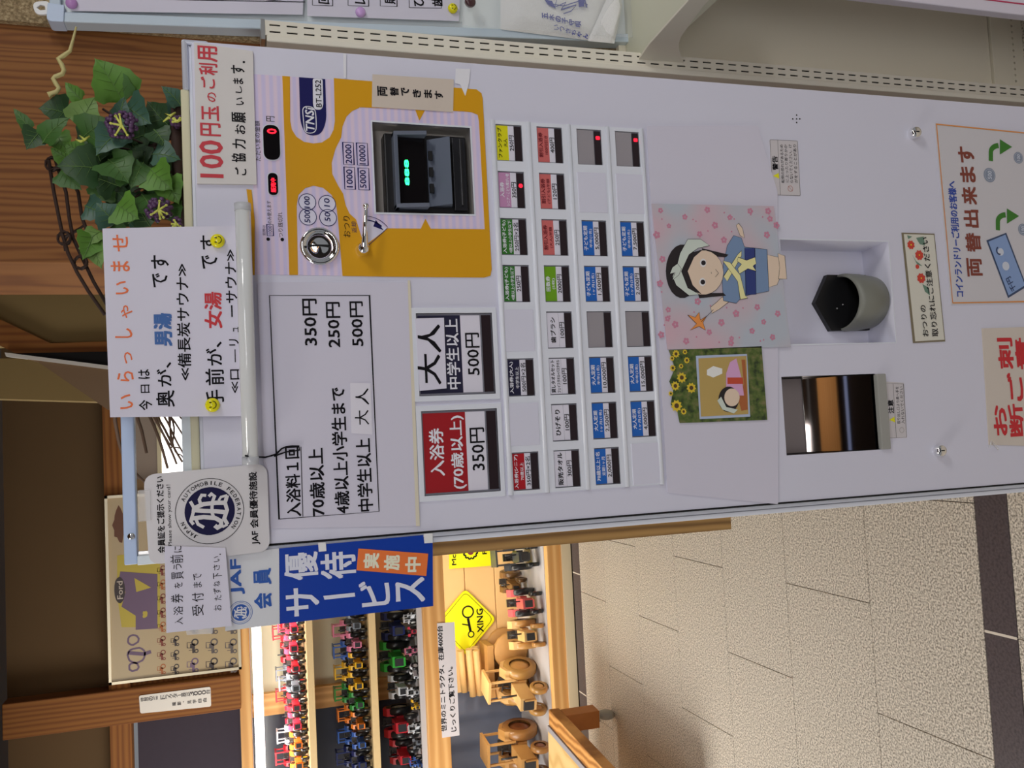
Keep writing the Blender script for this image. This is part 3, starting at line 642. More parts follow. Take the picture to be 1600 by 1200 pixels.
mb = MB(); mb.box(XL - 0.0025, XL, -0.0005, 0.010, ZB, ZT); obj('door_seam', mb, GAP, vm)  # near-black strip filling the gap beside the door
mb = MB()
mb.box(XL - 0.0155, XL - 0.0025, 0.002, 0.27, 0.04, ZT + 0.004)            # left flank
mb.box(XR - 0.004, XR + 0.003, 0.0085, 0.27, 0.04, ZT + 0.004)             # right flank
mb.box(XL - 0.0155, XR + 0.003, 0.0085, 0.27, ZT, ZT + 0.0045)             # lid
mb.box(XL - 0.0155, XR + 0.003, 0.25, 0.27, 0.04, ZT)                      # back
mb.box(XL - 0.0155, XR + 0.003, 0.0085, 0.27, 0.04, 0.05)                  # floor
obj('cabinet', mb, WHITE2, vm, bevel=0.001)
mb = MB(); mb.box(XL - 0.0090, XL - 0.0078, 0.0005, 0.002, 0.04, ZT); obj('frame_groove', mb, mat('groove_grey', (90, 92, 100)), vm)
mb = MB(); mb.box(XL - 0.01, XR, 0.02, 0.24, 0, 0.04); obj('plinth', mb, DARK, vm)
mb = MB(); mb.box(XR - 0.002, XR + 0.0045, 0.004, 0.03, ZT - 0.02, ZT + 0.012); mb.box(XR - 0.06, XR + 0.004, 0.004, 0.03, ZT + 0.0045, ZT + 0.012); obj('corner_cap', mb, mat('corner_silver', (165, 168, 178), rough=0.25, metal=0.4, k=1.9), vm, bevel=0.003)
L1, L2, L3 = -0.0006, -0.0010, -0.0014     # print levels on the door

# ---- yellow money panel
pn = obj('money_panel', plate_with_holes(rounded(quad([(396, 116), (751, 141), (768, 434), (396, 429)]), [0.0, 0.012, 0.014, 0.0]), [bill_hole], -0.0006, 0.0002), STRIPE, vm)
mb = MB()
ylv = [0]
def add_yellow(pts, r=0.0): ylv[0] += 1; mb.flat(quad(pts), L2 - 0.00003 * ylv[0])
bill_l = [(533, 215), (524, 233), (518, 255), (519, 272), (528, 290), (536, 303), (540, 321), (546, 334), (556, 343), (569, 384)]
add_yellow([(441, 119), (453, 120), (453.5, 190), (456, 203), (463, 214), (475, 222), (490, 224.5), (503, 223), (515, 215), (521, 203), (523, 190), (521.5, 122.5), (560, 126), (561, 169), (550, 174), (541, 183), (535, 198)] + bill_l +
           [(604, 357), (610, 432.6), (535, 431.5), (528, 345), (525, 320), (518, 305), (505, 294), (490, 290.5), (477, 294), (466, 305), (463.5, 322), (465.5, 430), (452, 430)])
add_yellow([(604, 357), (757, 358.5), (748, 190), (746, 180), (737, 176), (725, 174.5), (560, 168), (559.5, 125.8), (744, 140), (752, 146), (754, 155), (768, 421), (766, 431), (756, 434), (609, 432.6), (603.5, 357)][:-1])
add_yellow([(648.5, 172), (663.5, 173), (655, 189)]); add_yellow([(656, 360), (674, 360), (664.5, 342)])
add_yellow([(385, 296), (393, 297), (398, 345), (398, 430), (394, 430), (392, 350)])
obj('yellow_print', mb, YEL, vm)
mb = MB(); mb.flat(rounded(quad([(467, 121), (508, 124), (510, 190), (501, 212), (478, 212), (469, 192)]), [0, 0, .012, .016, .016, .012]), L2); obj('navy_badge', mb, NAVY, vm)
mb = MB(); mb.flat(rounded(quad([(488.5, 123), (504, 124), (505, 165), (502, 172), (492, 172), (489, 165)]), 0.003), L3)
T(mb, 'TNSi', 477, 491, 206, 169, L3, 0.04, shear=0.15); mb.stroke(rounded(quad([(472, 166), (492, 168), (494, 188), (494, 208), (476, 209), (474, 188)]), 0.008), 0.0011, L3, True)
obj('badge_print', mb, mat('print_white', (176, 176, 190)), vm)
mb = MB(); T(mb, 'BT-L252', 493, 502, 168, 126, L3 - 0.0004, 0.02)
T(mb, 'ただいまの金額', 398, 407, 252, 189, L1 - 0.0004, 0.0); T(mb, '円', 416, 429, 190, 182, L1 - 0.0004, 0.0)
T(mb, 'のみ使えます', 417, 424, 350, 314, L1 - 0.0004, 0.0); T(mb, 'つり銭切れ', 434, 442, 371, 332, L1 - 0.0004, 0.0)
mb.flat(circ(XZ(419, 374), 0.0022), L1 - 0.0004); mb.flat(circ(XZ(441, 374.5), 0.0022), L1 - 0.0004)
T(mb, 'おつり', 536, 547, 371, 338, L3, 0.01)
obj('panel_lettering', mb, BLACK, vm)['kind'] = 'stuff'
mb = MB(); T(mb, '紙幣は', 410, 415, 368, 352, L1 - 0.0004, 0.0); T(mb, '1000', 419, 425, 366, 353, L1 - 0.0004, 0.0); mb.stroke(lrect(417, 427, 368.5, 351), 0.0008, L1 - 0.0004, True)
T(mb, '返却', 549, 557, 364, 347, L3, 0.01)
for (s, xa, xb, ya, yb) in [('1000', 541, 551, 293, 265), ('2000', 539.5, 549.5, 256, 226), ('5000', 562, 572, 294, 266), ('10000', 561, 571, 257, 227)]: T(mb, s, xa, xb, ya, yb, L2, 0.02)
for q in [(538, 554.5, 296, 261.5), (536, 552.5, 257.5, 223), (559.8, 576.5, 297, 263), (557.5, 574.5, 258.5, 224)]: mb.stroke(lrect(*q), 0.0009, L2, True)
for i_, (cx, cy) in enumerate(((481, 339), (480, 316), (512.5, 340.5), (511, 318.5))): mb.stroke(circ(XZ(cx, cy), 0.0106), 0.0009, L2 - 0.00005 * i_, True)
for s, x, ya, yb in (('500', 480.5, 348, 329), ('100', 480, 325, 307), ('50', 512, 346, 332), ('10', 511, 323, 310)): T(mb, s, x - 5, x + 4, ya, yb, L3, 0.02, shear=0.1)
ar = [XZ(569.5 + 46 * math.sin(t), 384 - 46 * math.cos(t)) for t in [i * 0.09 for i in range(11)]]; mb.stroke(ar, 0.0007, L3)
ar = [XZ(569.5 + 40 * math.sin(t), 384 - 40 * math.cos(t)) for t in [0.1 + i * 0.09 for i in range(8)]]; mb.stroke(ar, 0.0015, L3)
mb.flat(quad([(587, 344), (583, 354), (599, 360)]), L3); mb.stroke(quad([(575, 384), (605, 357)]), 0.0008, L3)
obj('navy_print', mb, NAVY, vm)['kind'] = 'stuff'
mb = MB(); mb.flat(quad([(570, 384), (570, 342), (585, 344), (596, 350), (604, 358)]), L2 - 0.0001)
for i_, (cx, cy) in enumerate(((481, 339), (480, 316), (512.5, 340.5), (511, 318.5))): mb.flat(circ(XZ(cx, cy), 0.0104), L2 + 0.0002 - 0.00005 * i_)
obj('pale_print', mb, mat('print_pale_grey', (168, 166, 180)), vm)['kind'] = 'stuff'
# indicator windows
def lozenge(xa, xb, ya, yb): 
    q = lrect(xa, xb, ya, yb); return rounded(q, (q[2][1] - q[1][1]) * 0.5, 8)
for i, (xa, xb, ya, yb, red, txt) in enumerate([(411.5, 437, 250, 196, (417, 432, 210, 202), '0'), (419, 434, 305, 271, (423, 431, 301, 279), '販売中')]):
    dsp = obj('display_window', MB().prism(lozenge(xa, xb, ya, yb), -0.002, 0.0), DARKG, vm)
    rim = MB().stroke(lozenge(xa - 0.8, xb + 0.8, ya + 1, yb - 1), 0.0012, -0.0012, True); obj('display_rim', rim, WHITE2, dsp)
    mb = MB(); T(mb, txt, *red, -0.0024, 0.03); obj('red_digits', mb, LEDR, dsp)
# coin slot
cc = XZ(499, 385.5); cs = obj('coin_slot_bezel', MB().lathe([(0.0245, 0.0), (0.0245, 0.0035), (0.0225, 0.006), (0.0195, 0.0055), (0.0185, 0.003)], (cc[0], 0, cc[1]), (0, -1, 0), 40), CHROME, vm)
obj('coin_slot_dish', MB().lathe([(0.0190, 0.003), (0.0150, 0.0005), (0.008, 0.0035), (0.0005, 0.0045)], (cc[0], 0, cc[1]), (0, -1, 0), 40), CHROME, cs)
obj('coin_slit', MB().box(cc[0] - 0.001 + 0.0005, cc[0] + 0.0015, -0.0062, -0.002, cc[1] - 0.0135, cc[1] + 0.0135), GAP, cs)
# return lever
lv = XZ(566, 391); obj('lever_boss', MB().lathe([(0.0088, 0), (0.0088, 0.006), (0.0070, 0.010), (0.0065, 0.018), (0.0005, 0.020)], (lv[0], 0, lv[1]), (0, -1, 0), 24), CHROME, vm)
tp = XZ(567, 330); p0 = Vector((lv[0], -0.020, lv[1])); p1 = Vector((tp[0], -0.026, tp[1]))
obj('return_lever', MB().tube([p0, p0 * 0.6 + p1 * 0.4, p1], [0.0048, 0.0028, 0.0024], 12).ball(p1, 0.0038, 10), CHROME, vm)

# ---- bill acceptor in its recess
bh = bill_hole; bx0 = min(p[0] for p in bh); bx1 = max(p[0] for p in bh); bz0 = min(p[1] for p in bh); bz1 = max(p[1] for p in bh)
mb = MB(); dpt = 0.035
mb.add([(p[0], 0.0, p[1]) for p in bh] + [(p[0], dpt, p[1]) for p in bh], [(0, 4, 5, 1), (1, 5, 6, 2), (2, 6, 7, 3), (3, 7, 4, 0), (4, 7, 6, 5)])
rc = obj('bill_recess', mb, mat('recess_grey', (140, 136, 130)), vm, recalc=False)
obj('recess_rim', MB().stroke(bh, 0.0022, -0.0012, True), WHITE2, rc)
ux0 = XZ(668, 331)[0]; ux1 = XZ(668, 207)[0]; uz1 = XZ(604, 270)[1]; uz0 = XZ(733, 270)[1]
ba = obj('bill_acceptor', MB().box(ux0, ux1, 0.010, dpt, uz0, uz1), DARK, vm, bevel=0.002)
fz1 = XZ(616, 270, 0.0)[1]; fz0 = XZ(705, 270, 0.0)[1]; fx0 = XZ(660, 327)[0]; fx1 = XZ(660, 209)[0]
ft = 0.0055
mb = MB(); mb.box(fx0, fx1, -0.006, 0.012, fz1 - ft, fz1); obj('mouth_top', mb, SLATE, ba, bevel=0.0008)
zm = XZ(666, 270)[1]
for xs in (fx0, fx1 - ft):
    mb = MB(); mb.add([(xs, -0.006, fz1), (xs + ft, -0.006, fz1), (xs + ft, 0.012, fz1), (xs, 0.012, fz1), (xs, -0.014, zm), (xs + ft, -0.014, zm), (xs + ft, 0.012, zm), (xs, 0.012, zm)],
                      [(0, 1, 2, 3), (7, 6, 5, 4), (0, 4, 5, 1), (1, 5, 6, 2), (2, 6, 7, 3), (3, 7, 4, 0)]); obj('mouth_cheek', mb, SLATE, ba, bevel=0.0008)
mb = MB(); mb.box(fx0 + ft, fx1 - ft, 0.002, 0.010, zm, fz1 - ft); obj('display_glass', mb, DARKG, ba)
mb = MB(); mb.add([(fx0 + ft, 0.008, zm - 0.004), (fx1 - ft, 0.008, zm - 0.004), (fx1 - ft, -0.012, fz0 + 0.003), (fx0 + ft, -0.012, fz0 + 0.003), (fx0 + ft, 0.012, fz0 - 0.002), (fx1 - ft, 0.012, fz0 - 0.002)],
                  [(0, 1, 2, 3), (3, 2, 5, 4), (0, 4, 5, 1), (0, 3, 4), (1, 5, 2)]); obj('bill_tongue', mb, SLATE, ba)
mb = MB()
for i in range(3):
    x = fx0 + 0.022 + i * 0.022; mb.box(x, x + 0.012, -0.002, 0.002, zm - 0.009, zm - 0.004)
obj('guide_teeth', mb, DARK, ba)
mb = MB(); mb.box(ux0 + 0.004, ux1 - 0.004, 0.004, 0.011, uz0 + 0.003, fz0 - 0.004); mb.box(ux0 + 0.010, ux1 - 0.006, -0.001, 0.011, uz0 + 0.009, uz0 + 0.012); obj('lower_guard', mb, mat('black_satin', (34, 34, 38), k=1.2, rough=0.25), ba, bevel=0.001)
mb = MB(); T(mb, '888', 632.5, 639.5, 289, 249, 0.0014, 0.08); obj('green_display', mb, LEDG, ba)

# ---- ticket buttons
mb = plate_with_holes(R4(BX0 - 0.002, BX1 + 0.002, BRZ[3] - 0.0245, BRZ[0] + 0.0235),
    [R4(x - BW / 2, x + BW / 2, z - BH / 2, z + BH / 2) for z in BRZ for x in BCX], -0.0022, 0.004)
obj('button_bezel', mb, WHITE2, vm)
mb = MB()
zr = [BRZ[0] + 0.0225, (BRZ[0] + BRZ[1]) / 2 + 0.001, (BRZ[1] + BRZ[2]) / 2 + 0.001, (BRZ[2] + BRZ[3]) / 2 + 0.001, BRZ[3] - 0.0225]
for z in zr: 
    r_ = MB().tube([(BX0 - 0.002, -0.0008, z), (BX1 + 0.002, -0.0008, z)], 0.0036, 12); obj('row_ridge', r_, WHITE2, vm)
for b_ in bigs_hole:
    x0, x1, z0, z1 = b_[0][0], b_[1][0], b_[0][1], b_[2][1]
    mb = plate_with_holes(R4(x0 - 0.007, x1 + 0.007, z0 - 0.006, z1 + 0.007), [R4(x0, x1, z0, z1)], -0.0022, 0.004); obj('large_button_bezel', mb, WHITE2, vm, bevel=0.0006)
NV_ = ((24, 22, 52), 'w'); GR_ = ((44, 108, 34), 'w'); LG = ((100, 150, 18), 'w'); RE_ = ((160, 14, 28), 'w'); SA = ((192, 98, 96), 'k'); YE_ = ((205, 200, 18), 'k'); PU = ((180, 130, 168), 'w'); BL_ = ((26, 92, 176), 'w')
WH_ = ((172, 170, 180), 'k')
WPR = mat('card_white', (172, 170, 180), rough=0.4)
BT = [
 [(YE_, 'ファンクラブ', '大人', '250円', 0), (PU, '入浴券', 'シニア・こども障がい者', '350円', 1), (GR_, '入浴券(子ども)', '4歳以上小学生以下', '250円×2名', 0), (GR_, '入浴券(子ども)', '4歳以上小学生以下', '250円', 0), None, (NV_, '入浴券(大人)', '中学生以上', '500円×2名', 0), None, (RE_, '入浴券(シニア)', '70歳以上', '350円×2名', 0)],
 [(SA, '割引入浴券', '100円引き', '400円', 0), (SA, '割引入浴券', '(子ども)半額', '120円', 0), (SA, '割引入浴券', '(大人)半額', '250円', 0), (LG, '回数券', '(5枚)', '2000円', 0), (WH_, '歯ブラシ', '', '100円', 0), (WH_, '貸しタオルセット', 'フェイスタオル+バスタオル', '100円', 0), (WH_, 'ひげそり', '', '100円', 0), (WH_, '販売タオル', '', '300円', 0)],
 ['led', None, (BL_, '子ども定期', '半年(1名)', '5,000円', 0), (BL_, '子ども定期', '1ヶ月(1名)', '1,500円', 0), 'grey', (BL_, '大人定期', '半年(1名)', '10,000円', 0), (BL_, '大人定期', '1ヶ月(1名)', '2,500円', 0), (BL_, '70歳以上1名', '定期1ヶ月', '2,000円', 0)],
 ['led', None, (BL_, '子ども定期', '半年(2名)', '7,500円', 0), (BL_, '子ども定期', '1ヶ月(2名)', '2,000円', 0), 'grey', (BL_, '大人定期', '半年(2名)', '15,000円', 0), (BL_, '大人定期', '1ヶ月(2名)', '4,000円', 0), None]]
WINK = mat('print_white', (176, 176, 190)); BRINK = mat('ink_darkred', (96, 14, 24), k=1.5)
EMPTYC = mat('empty_button_grey', (118, 114, 118), rough=0.25)
def wid(s, h):
    n = 0
    for ch in s: n += 0.55 if ord(ch) < 256 else 0.98
    return n * h
for r_, z in enumerate(BRZ):
    for c_, x in enumerate(BCX):
        it = BT[r_][c_]; x0, x1, z0, z1 = x - BW / 2, x + BW / 2, z - BH / 2, z + BH / 2
        if it is None:
            obj('blank_cover', MB().box(x0 - 0.003, x1 + 0.003, -0.0030, 0.002, z0 - 0.0028, z1 + 0.0028), WHITE, vm, bevel=0.0004); continue
        bt = obj('ticket_button', MB().box(x0 + 0.0006, x1 - 0.0006, 0.0, 0.006, z0 + 0.0006, z1 - 0.0006), mat('button_grey', (96, 96, 104), rough=0.3), vm)
        zl_ = z1 - BH * 0.71
        obj('lamp_window', MB().box(x0 + 0.001, x1 - 0.002, -0.0012, 0.0, z0 + 0.0012, zl_), LAMPB, bt)
        if it in ('led', 'grey'):
            obj('clear_cap', MB().box(x0 + 0.001, x1 - 0.001, -0.0008, 0.0, zl_ + 0.001, z1 - 0.001), EMPTYC, bt)
            if it == 'led':
                mb = MB(); q = [(x1 - 0.014, (z0 + zl_) / 2 - 0.003), (x1 - 0.009, (z0 + zl_) / 2 - 0.003), (x1 - 0.009, (z0 + zl_) / 2 + 0.003), (x1 - 0.014, (z0 + zl_) / 2 + 0.003)]
                mb.flat(rounded(q, 0.0015), -0.0015); obj('lit_mark', mb, LEDR, bt)
            continue
        (bg, ink), a_, b__, pr__, led = it
        zc_ = z1 - BH * 0.47
        obj('ticket_card', MB().box(x0 + 0.0015, x1 - 0.0015, -0.0006, 0.0, zc_, z1 - 0.001), mat('card_%d_%d_%d' % bg, bg, rough=0.35, k=1.95 if bg == WH_[0] else 1.3), bt)
        obj('price_card', MB().box(x0 + 0.0015, x1 - 0.0015, -0.0006, 0.0, zl_ + 0.0006, zc_ - (0.0004 if bg == WH_[0] else 0)), WPR, bt)
        im = WINK if ink == 'w' else (BRINK if bg == SA[0] else BLACK)
        mb = MB()
        h1 = BH * (0.19 if b__ else 0.24); zc1 = z1 - BH * (0.145 if b__ else 0.24); w1 = min(wid(a_, h1), BW * 0.88)
        put(mb, a_, (x, zc1), (1, 0), w1, h1 * 0.86, -0.0010, 0.035)
        if b__:
            h2 = BH * 0.155; put(mb, b__, (x, z1 - BH * 0.355), (1, 0), min(wid(b__, h2), BW * 0.88), h2 * 0.86, -0.0010, 0.02)
        obj('lettering', mb, im, bt)
        mb = MB(); h3 = BH * 0.22; put(mb, pr__, (x, (zl_ + zc_) / 2), (1, 0), min(wid(pr__, h3), BW * 0.90), h3 * 0.85, -0.0010, 0.015); obj('price', mb, BLACK, bt)
        if led:
            mb = MB(); mb.flat(circ((x + 0.006, (z0 + zl_) / 2), 0.0028), -0.0015); obj('lit_mark', mb, LEDR, bt)
# the two large buttons
for i, b_ in enumerate(bigs_hole):
    x0, x1, z0, z1 = b_[0][0], b_[1][0], b_[0][1], b_[2][1]; H = z1 - z0
    bt = obj('large_ticket_button', MB().box(x0 + 0.0006, x1 - 0.0006, 0.001, 0.007, z0 + 0.0006, z1 - 0.0006), mat('button_grey', (96, 96, 104)), vm)
    zl_ = z1 - H * 0.855
    obj('lamp_window', MB().box(x0 + 0.003, x1 - 0.003, -0.0004, 0.001, z0 + 0.002, zl_), LAMPB, bt)
    zc_ = z1 - H * 0.575
    obj('ticket_card', MB().box(x0 + 0.003, x1 - 0.003, 0.0004, 0.001, zc_, z1 - 0.002), mat('card_navy' if i == 0 else 'card_red', (24, 22, 52) if i == 0 else (150, 10, 22), rough=0.4, k=1.25), bt)
    obj('price_card', MB().box(x0 + 0.003, x1 - 0.003, 0.0004, 0.001, zl_ + 0.002, zc_), WPR, bt)
    mb = MB()
    if i == 0: T(mb, '中学生以上', 697, 718, 608, 498, 0.0, 0.03)
    else: T(mb, '入浴券', 671, 694, 744, 669, 0.0, 0.03); T(mb, '(70歳以上)', 704, 727, 764, 649, 0.0, 0.03)
    obj('lettering', mb, WINK, bt)
    mb = MB(); T(mb, '500円' if i == 0 else '350円', *((728, 750, 586, 520) if i == 0 else (735, 758, 735, 668)), 0.0, 0.02); obj('price', mb, BLACK, bt)
o = tag(obj('paper_label', MB().prism(quad([(648, 498), (693, 497), (697, 607), (655, 611)]), -0.0028, -0.0022), PAPER), 'white paper slip handwritten 大人 taped over the navy 500 yen button', 'label')
mb = MB(); T(mb, '大', 652, 688, 600, 553, -0.0030, 0.02, shear=0.1); T(mb, '人', 652, 688, 550, 506, -0.0030, 0.02, shear=0.1); obj('lettering', mb, BLACK, o)

# ---- coin return recess with its scoop
x0, x1, z0, z1 = cup_hole[0][0], cup_hole[1][0], cup_hole[0][1], cup_hole[2][1]; D_ = 0.060
mb = MB(); v = [(x0, 0, z0), (x1, 0, z0), (x1, 0, z1), (x0, 0, z1), (x0 + .004, D_, z0 + .002), (x1 - .004, D_, z0 + .002), (x1 - .004, D_, z1), (x0 + .004, D_, z1)]
mb.add(v, [(0, 1, 5, 4), (1, 2, 6, 5), (2, 3, 7, 6), (3, 0, 4, 7), (4, 5, 6, 7)]); obj('coin_return_recess', mb, GREYW, vm, recalc=False)
obj('recess_lip', MB().stroke(cup_hole, 0.0016, -0.0006, True), WHITE2, vm)
rz = XZ(1345, 465, 0.0)[1]; czb = XZ(1396, 457, 0.0)[1]; ctr = XZ(1340, 465)[0]; RX = 0.0445
n = 28; mb = MB()
def ring(rx, ry, z, yc=0.052): return [(ctr + rx * math.cos(math.pi + math.pi * i / n), yc + ry * math.sin(math.pi + math.pi * i / n), z) for i in range(n + 1)]
levels = [(RX * 1.0, 0.054, rz), (RX * 1.03, 0.058, rz - 0.006), (RX * 1.01, 0.056, (rz + czb) / 2 + 0.002), (RX * 0.93, 0.050, czb + 0.006), (RX * 0.80, 0.042, czb)]
vs = []; 
for rx, ry, z in levels: vs += ring(rx, ry, z)
m_ = n + 1
fs = [(i * m_ + j, i * m_ + j + 1, (i + 1) * m_ + j + 1, (i + 1) * m_ + j) for i in range(len(levels) - 1) for j in range(n)]
mb.add(vs, fs, True)
vs = ring(RX, 0.054, rz) + ring(RX - 0.003, 0.050, rz + 0.0015) + ring(RX - 0.004, 0.048, rz - 0.002)
mb.add(vs, [(i * m_ + j, i * m_ + j + 1, (i + 1) * m_ + j + 1, (i + 1) * m_ + j) for i in range(2) for j in range(n)], True)
cup = obj('coin_cup', mb, GREYP, vm)
vs = ring(RX - 0.004, 0.048, rz - 0.002) + ring(RX - 0.008, 0.042, czb + 0.014) + [(ctr, 0.052, czb + 0.012)]
fs = [(j, j + 1, m_ + j + 1, m_ + j) for j in range(n)] + [(m_ + j, m_ + j + 1, 2 * m_) for j in range(n)]
obj('cup_inside', MB().add(vs, fs, True), mat('cup_dark', (42, 42, 40), k=1.4, rough=0.35), cup)
ap = XZ(1272, 467, 0.052)[1]; zsL = XZ(1298, 519, 0.052)[1]; xsL = ctr - RX; xsR = ctr + RX
obj('cup_back', MB().prism([(xsL, czb + 0.008), (xsR, czb + 0.008), (xsR, zsL), (ctr, ap), (xsL, zsL)], 0.050, 0.0595), mat('cup_black', (20, 20, 22), k=1.2, rough=0.45), cup)
for cx_, cz_ in ((1308, 482), (1317, 476)):
    p = PY(cx_, cz_, 0.048); obj('coin_screw', MB().ball((p.x, p.y, p.z), 0.0016, 8), STEEL, cup)

# ---- ticket outlet: glossy flap, set back and leaning
x0, x1, z0, z1 = tray_hole[0][0], tray_hole[1][0], tray_hole[0][1], tray_hole[2][1]; H = z1 - z0
mb = MB(); v = [(x0, 0, z0), (x1, 0, z0), (x1, 0, z1), (x0, 0, z1), (x0, 0.07, z0), (x1, 0.07, z0), (x1, 0.07, z1), (x0, 0.07, z1)]
mb.add(v, [(0, 1, 5, 4), (1, 2, 6, 5), (2, 3, 7, 6), (3, 0, 4, 7), (4, 5, 6, 7)]); ro = obj('ticket_outlet', mb, DARK, vm, recalc=False)
obj('outlet_back', MB().box(x0 + 0.001, x1 - 0.001, 0.0470, 0.051, z1 - H * 0.43, z1), mat('outlet_grey', (112, 104, 104), rough=0.5), ro)
prof = []
for i in range(13):
    t = i / 12; prof.append((0.046 - 0.0500 * t + 0.0060 * t * t, z1 - H * (0.41 + 0.55 * t)))
mb = MB(); vs = [(x0 + 0.001, y, z) for y, z in prof] + [(x1 - 0.001, y, z) for y, z in prof]
mb.add(vs, [(i, i + 1, 14 + i, 13 + i) for i in range(12)], True); obj('outlet_flap', mb, mat('smoked_mirror', (128, 118, 112), k=1.0, rough=0.04, metal=1.0), ro)
obj('flap_edge', MB().tube([(x0 + 0.001, 0.0455, z1 - H * 0.405), (x1 - 0.001, 0.0455, z1 - H * 0.405)], 0.0006, 6), STEEL, ro)
obj('outlet_lip', MB().prism(rounded(lrect(1371, 1385, 702, 584), 0.002), -0.005, 0.004), mat('lip_grey', (120, 120, 116), rough=0.25), ro, bevel=0.001)

# ---- small hardware and printed stickers of the door
for (x, y) in ((1425, 209.5), (1464, 704)):
    c = XZ(x, y); lk = obj('key_lock', MB().lathe([(0.0085, 0), (0.0092, 0.003), (0.0088, 0.010), (0.0072, 0.0125), (0.0003, 0.0125)], (c[0], 0, c[1]), (0, -1, 0), 28), CHROME, vm)
    obj('keyhole', MB().box(c[0] - 0.0009, c[0] + 0.0009, -0.0130, -0.0124, c[1] - 0.0032, c[1] + 0.0032), GAP, lk)
mb = MB()
for (x, y) in ((1238.5, 186), (1244.5, 186), (1249.5, 186), (1244.5, 180), (1244.5, 191.5)): mb.flat(circ(XZ(x, y), 0.0012, 10), -0.0004)
sp_ = obj('speaker_holes', mb, GAP, vm); sp_['kind'] = 'stuff'
def sticker(q, parts):
    st = obj('warning_sticker', MB().prism(rounded(quad(q), 0.002), -0.0005, 0.0), mat('sticker_paper', (160, 156, 158)), vm)
    return st
st = sticker([(1202, 218), (1246, 220), (1250.5, 306.5), (1207, 305)], None)
mb = MB(); mb.stroke(rounded(quad([(1202.5, 218.5), (1245.5, 220.5), (1250, 306), (1207.5, 304.5)]), 0.002), 0.0004, -0.0008, True); mb.stroke(quad([(1214.5, 219), (1219, 305)]), 0.0004, -0.0008)
T(mb, '警告', 1206, 1215, 266, 244, -0.0008, 0.04)
for s, x, ya in (('転倒の恐れがあるため', 1222, 286), ('に上ったり寄りかか', 1228.5, 285), ('らないでください。け', 1235.5, 286), ('がをすることがあり', 1242.5, 286)): T2(mb, s, (x + 1, ya), (x - 1.5, 226), 5, -0.0008, 0.0)
obj('lettering', mb, BLACK, st)
mb = MB(); mb.flat(quad([(1207.5, 275), (1217, 279.5), (1216, 270.5)]), -0.0009); obj('warning_triangle', mb, mat('warn_yellow', (190, 180, 20)), st)
mb = MB(); mb.stroke(circ(XZ(1234.5, 295), 0.0042), 0.0007, -0.0008, True); mb.stroke(quad([(1231, 291), (1238, 299)]), 0.0006, -0.0008); obj('prohibition_mark', mb, mat('ink_faint_red', (150, 100, 90)), st)
st = sticker([(1381, 596), (1412, 598), (1417, 684), (1388, 685)], None)
mb = MB(); mb.stroke(quad([(1382.5, 599), (1411, 600), (1416, 683), (1390, 684)]), 0.0004, -0.0008, True); mb.stroke(quad([(1395, 600), (1400, 684)]), 0.0004, -0.0008)
T(mb, '注意', 1387, 1396, 646, 625, -0.0008, 0.04)
for s, x, ya in (('取り出し口より奥へ手を', 1402.5, 662), ('入れないでください', 1409, 662)): T2(mb, s, (x + 1.5, ya), (x - 1.5, 604), 5, -0.0008, 0.0)
obj('lettering', mb, BLACK, st)
mb = MB(); mb.flat(quad([(1389, 656), (1398, 660), (1397, 651)]), -0.0009); obj('warning_triangle', mb, mat('warn_yellow', (190, 180, 20)), st)
mb = MB(); mb.stroke(circ(XZ(1408.5, 672), 0.0040), 0.0006, -0.0008, True); obj('prohibition_mark', mb, mat('ink_faint_grey', (120, 116, 112)), st)
# long shallow pressed line low on the door
mb = MB(); mb.tube([(XL + 0.04, 0.0004, ZB + 0.30), (XR - 0.02, 0.0004, ZB + 0.30)], 0.0012, 8)

# ================================================================ NOTICES AND THINGS FIXED TO THE MACHINE
def sheet(name, pts, d, label, cat, m, th=0.0006, r=0.0, group=None, PL=None):
    """thin sheet facing the viewer, its front d metres before the door"""
    q = quad(pts, -d); q = rounded(q, r) if r else q
    o = obj(name, MB().prism(q, -d, -d + th), m); return tag(o, label, cat, group)
# magnet board "use 100 yen coins"
d = 0.0035
o = sheet('magnet_board', [(303, 66), (395, 80), (401, 288), (308, 287)], d, 'pale magnetic board asking for 100 yen coins at the top of the machine', 'sign', CARD, 0.0035)
mb = MB(); T(mb, '100', 312, 349, 279, 221, -d - .0004, 0.035); T(mb, '円', 313, 345, 214, 194, -d - .0004, 0.03); T(mb, '玉', 315, 342, 190, 167, -d - .0004, 0.03); T(mb, 'の', 324, 338, 161, 146, -d - .0004, 0.02)
T(mb, 'ご', 314, 336, 140, 122, -d - .0004, 0.03); T(mb, '利', 311, 340, 119, 101, -d - .0004, 0.03); T(mb, '用', 309, 340, 98, 74, -d - .0004, 0.03); obj('red_lettering', mb, RED, o)
mb = MB()
for s_, xa, xb, ya, yb in (('ご', 367, 385, 275, 263), ('協', 362, 384, 255, 241), ('力', 363, 384, 234, 219), ('お', 367, 383, 211, 196), ('願', 362, 384, 193, 177), ('い', 369, 381, 166, 154), ('し', 368, 378, 147, 136), ('ま', 364, 380, 133, 124), ('す', 361, 382, 117, 104)): T(mb, s_, xa, xb, ya, yb, -d - .0004, 0.025)
mb.flat(circ(XZ(381, 99), 0.0015, 10), -d - .0004); obj('black_lettering', mb, BLACK, o)
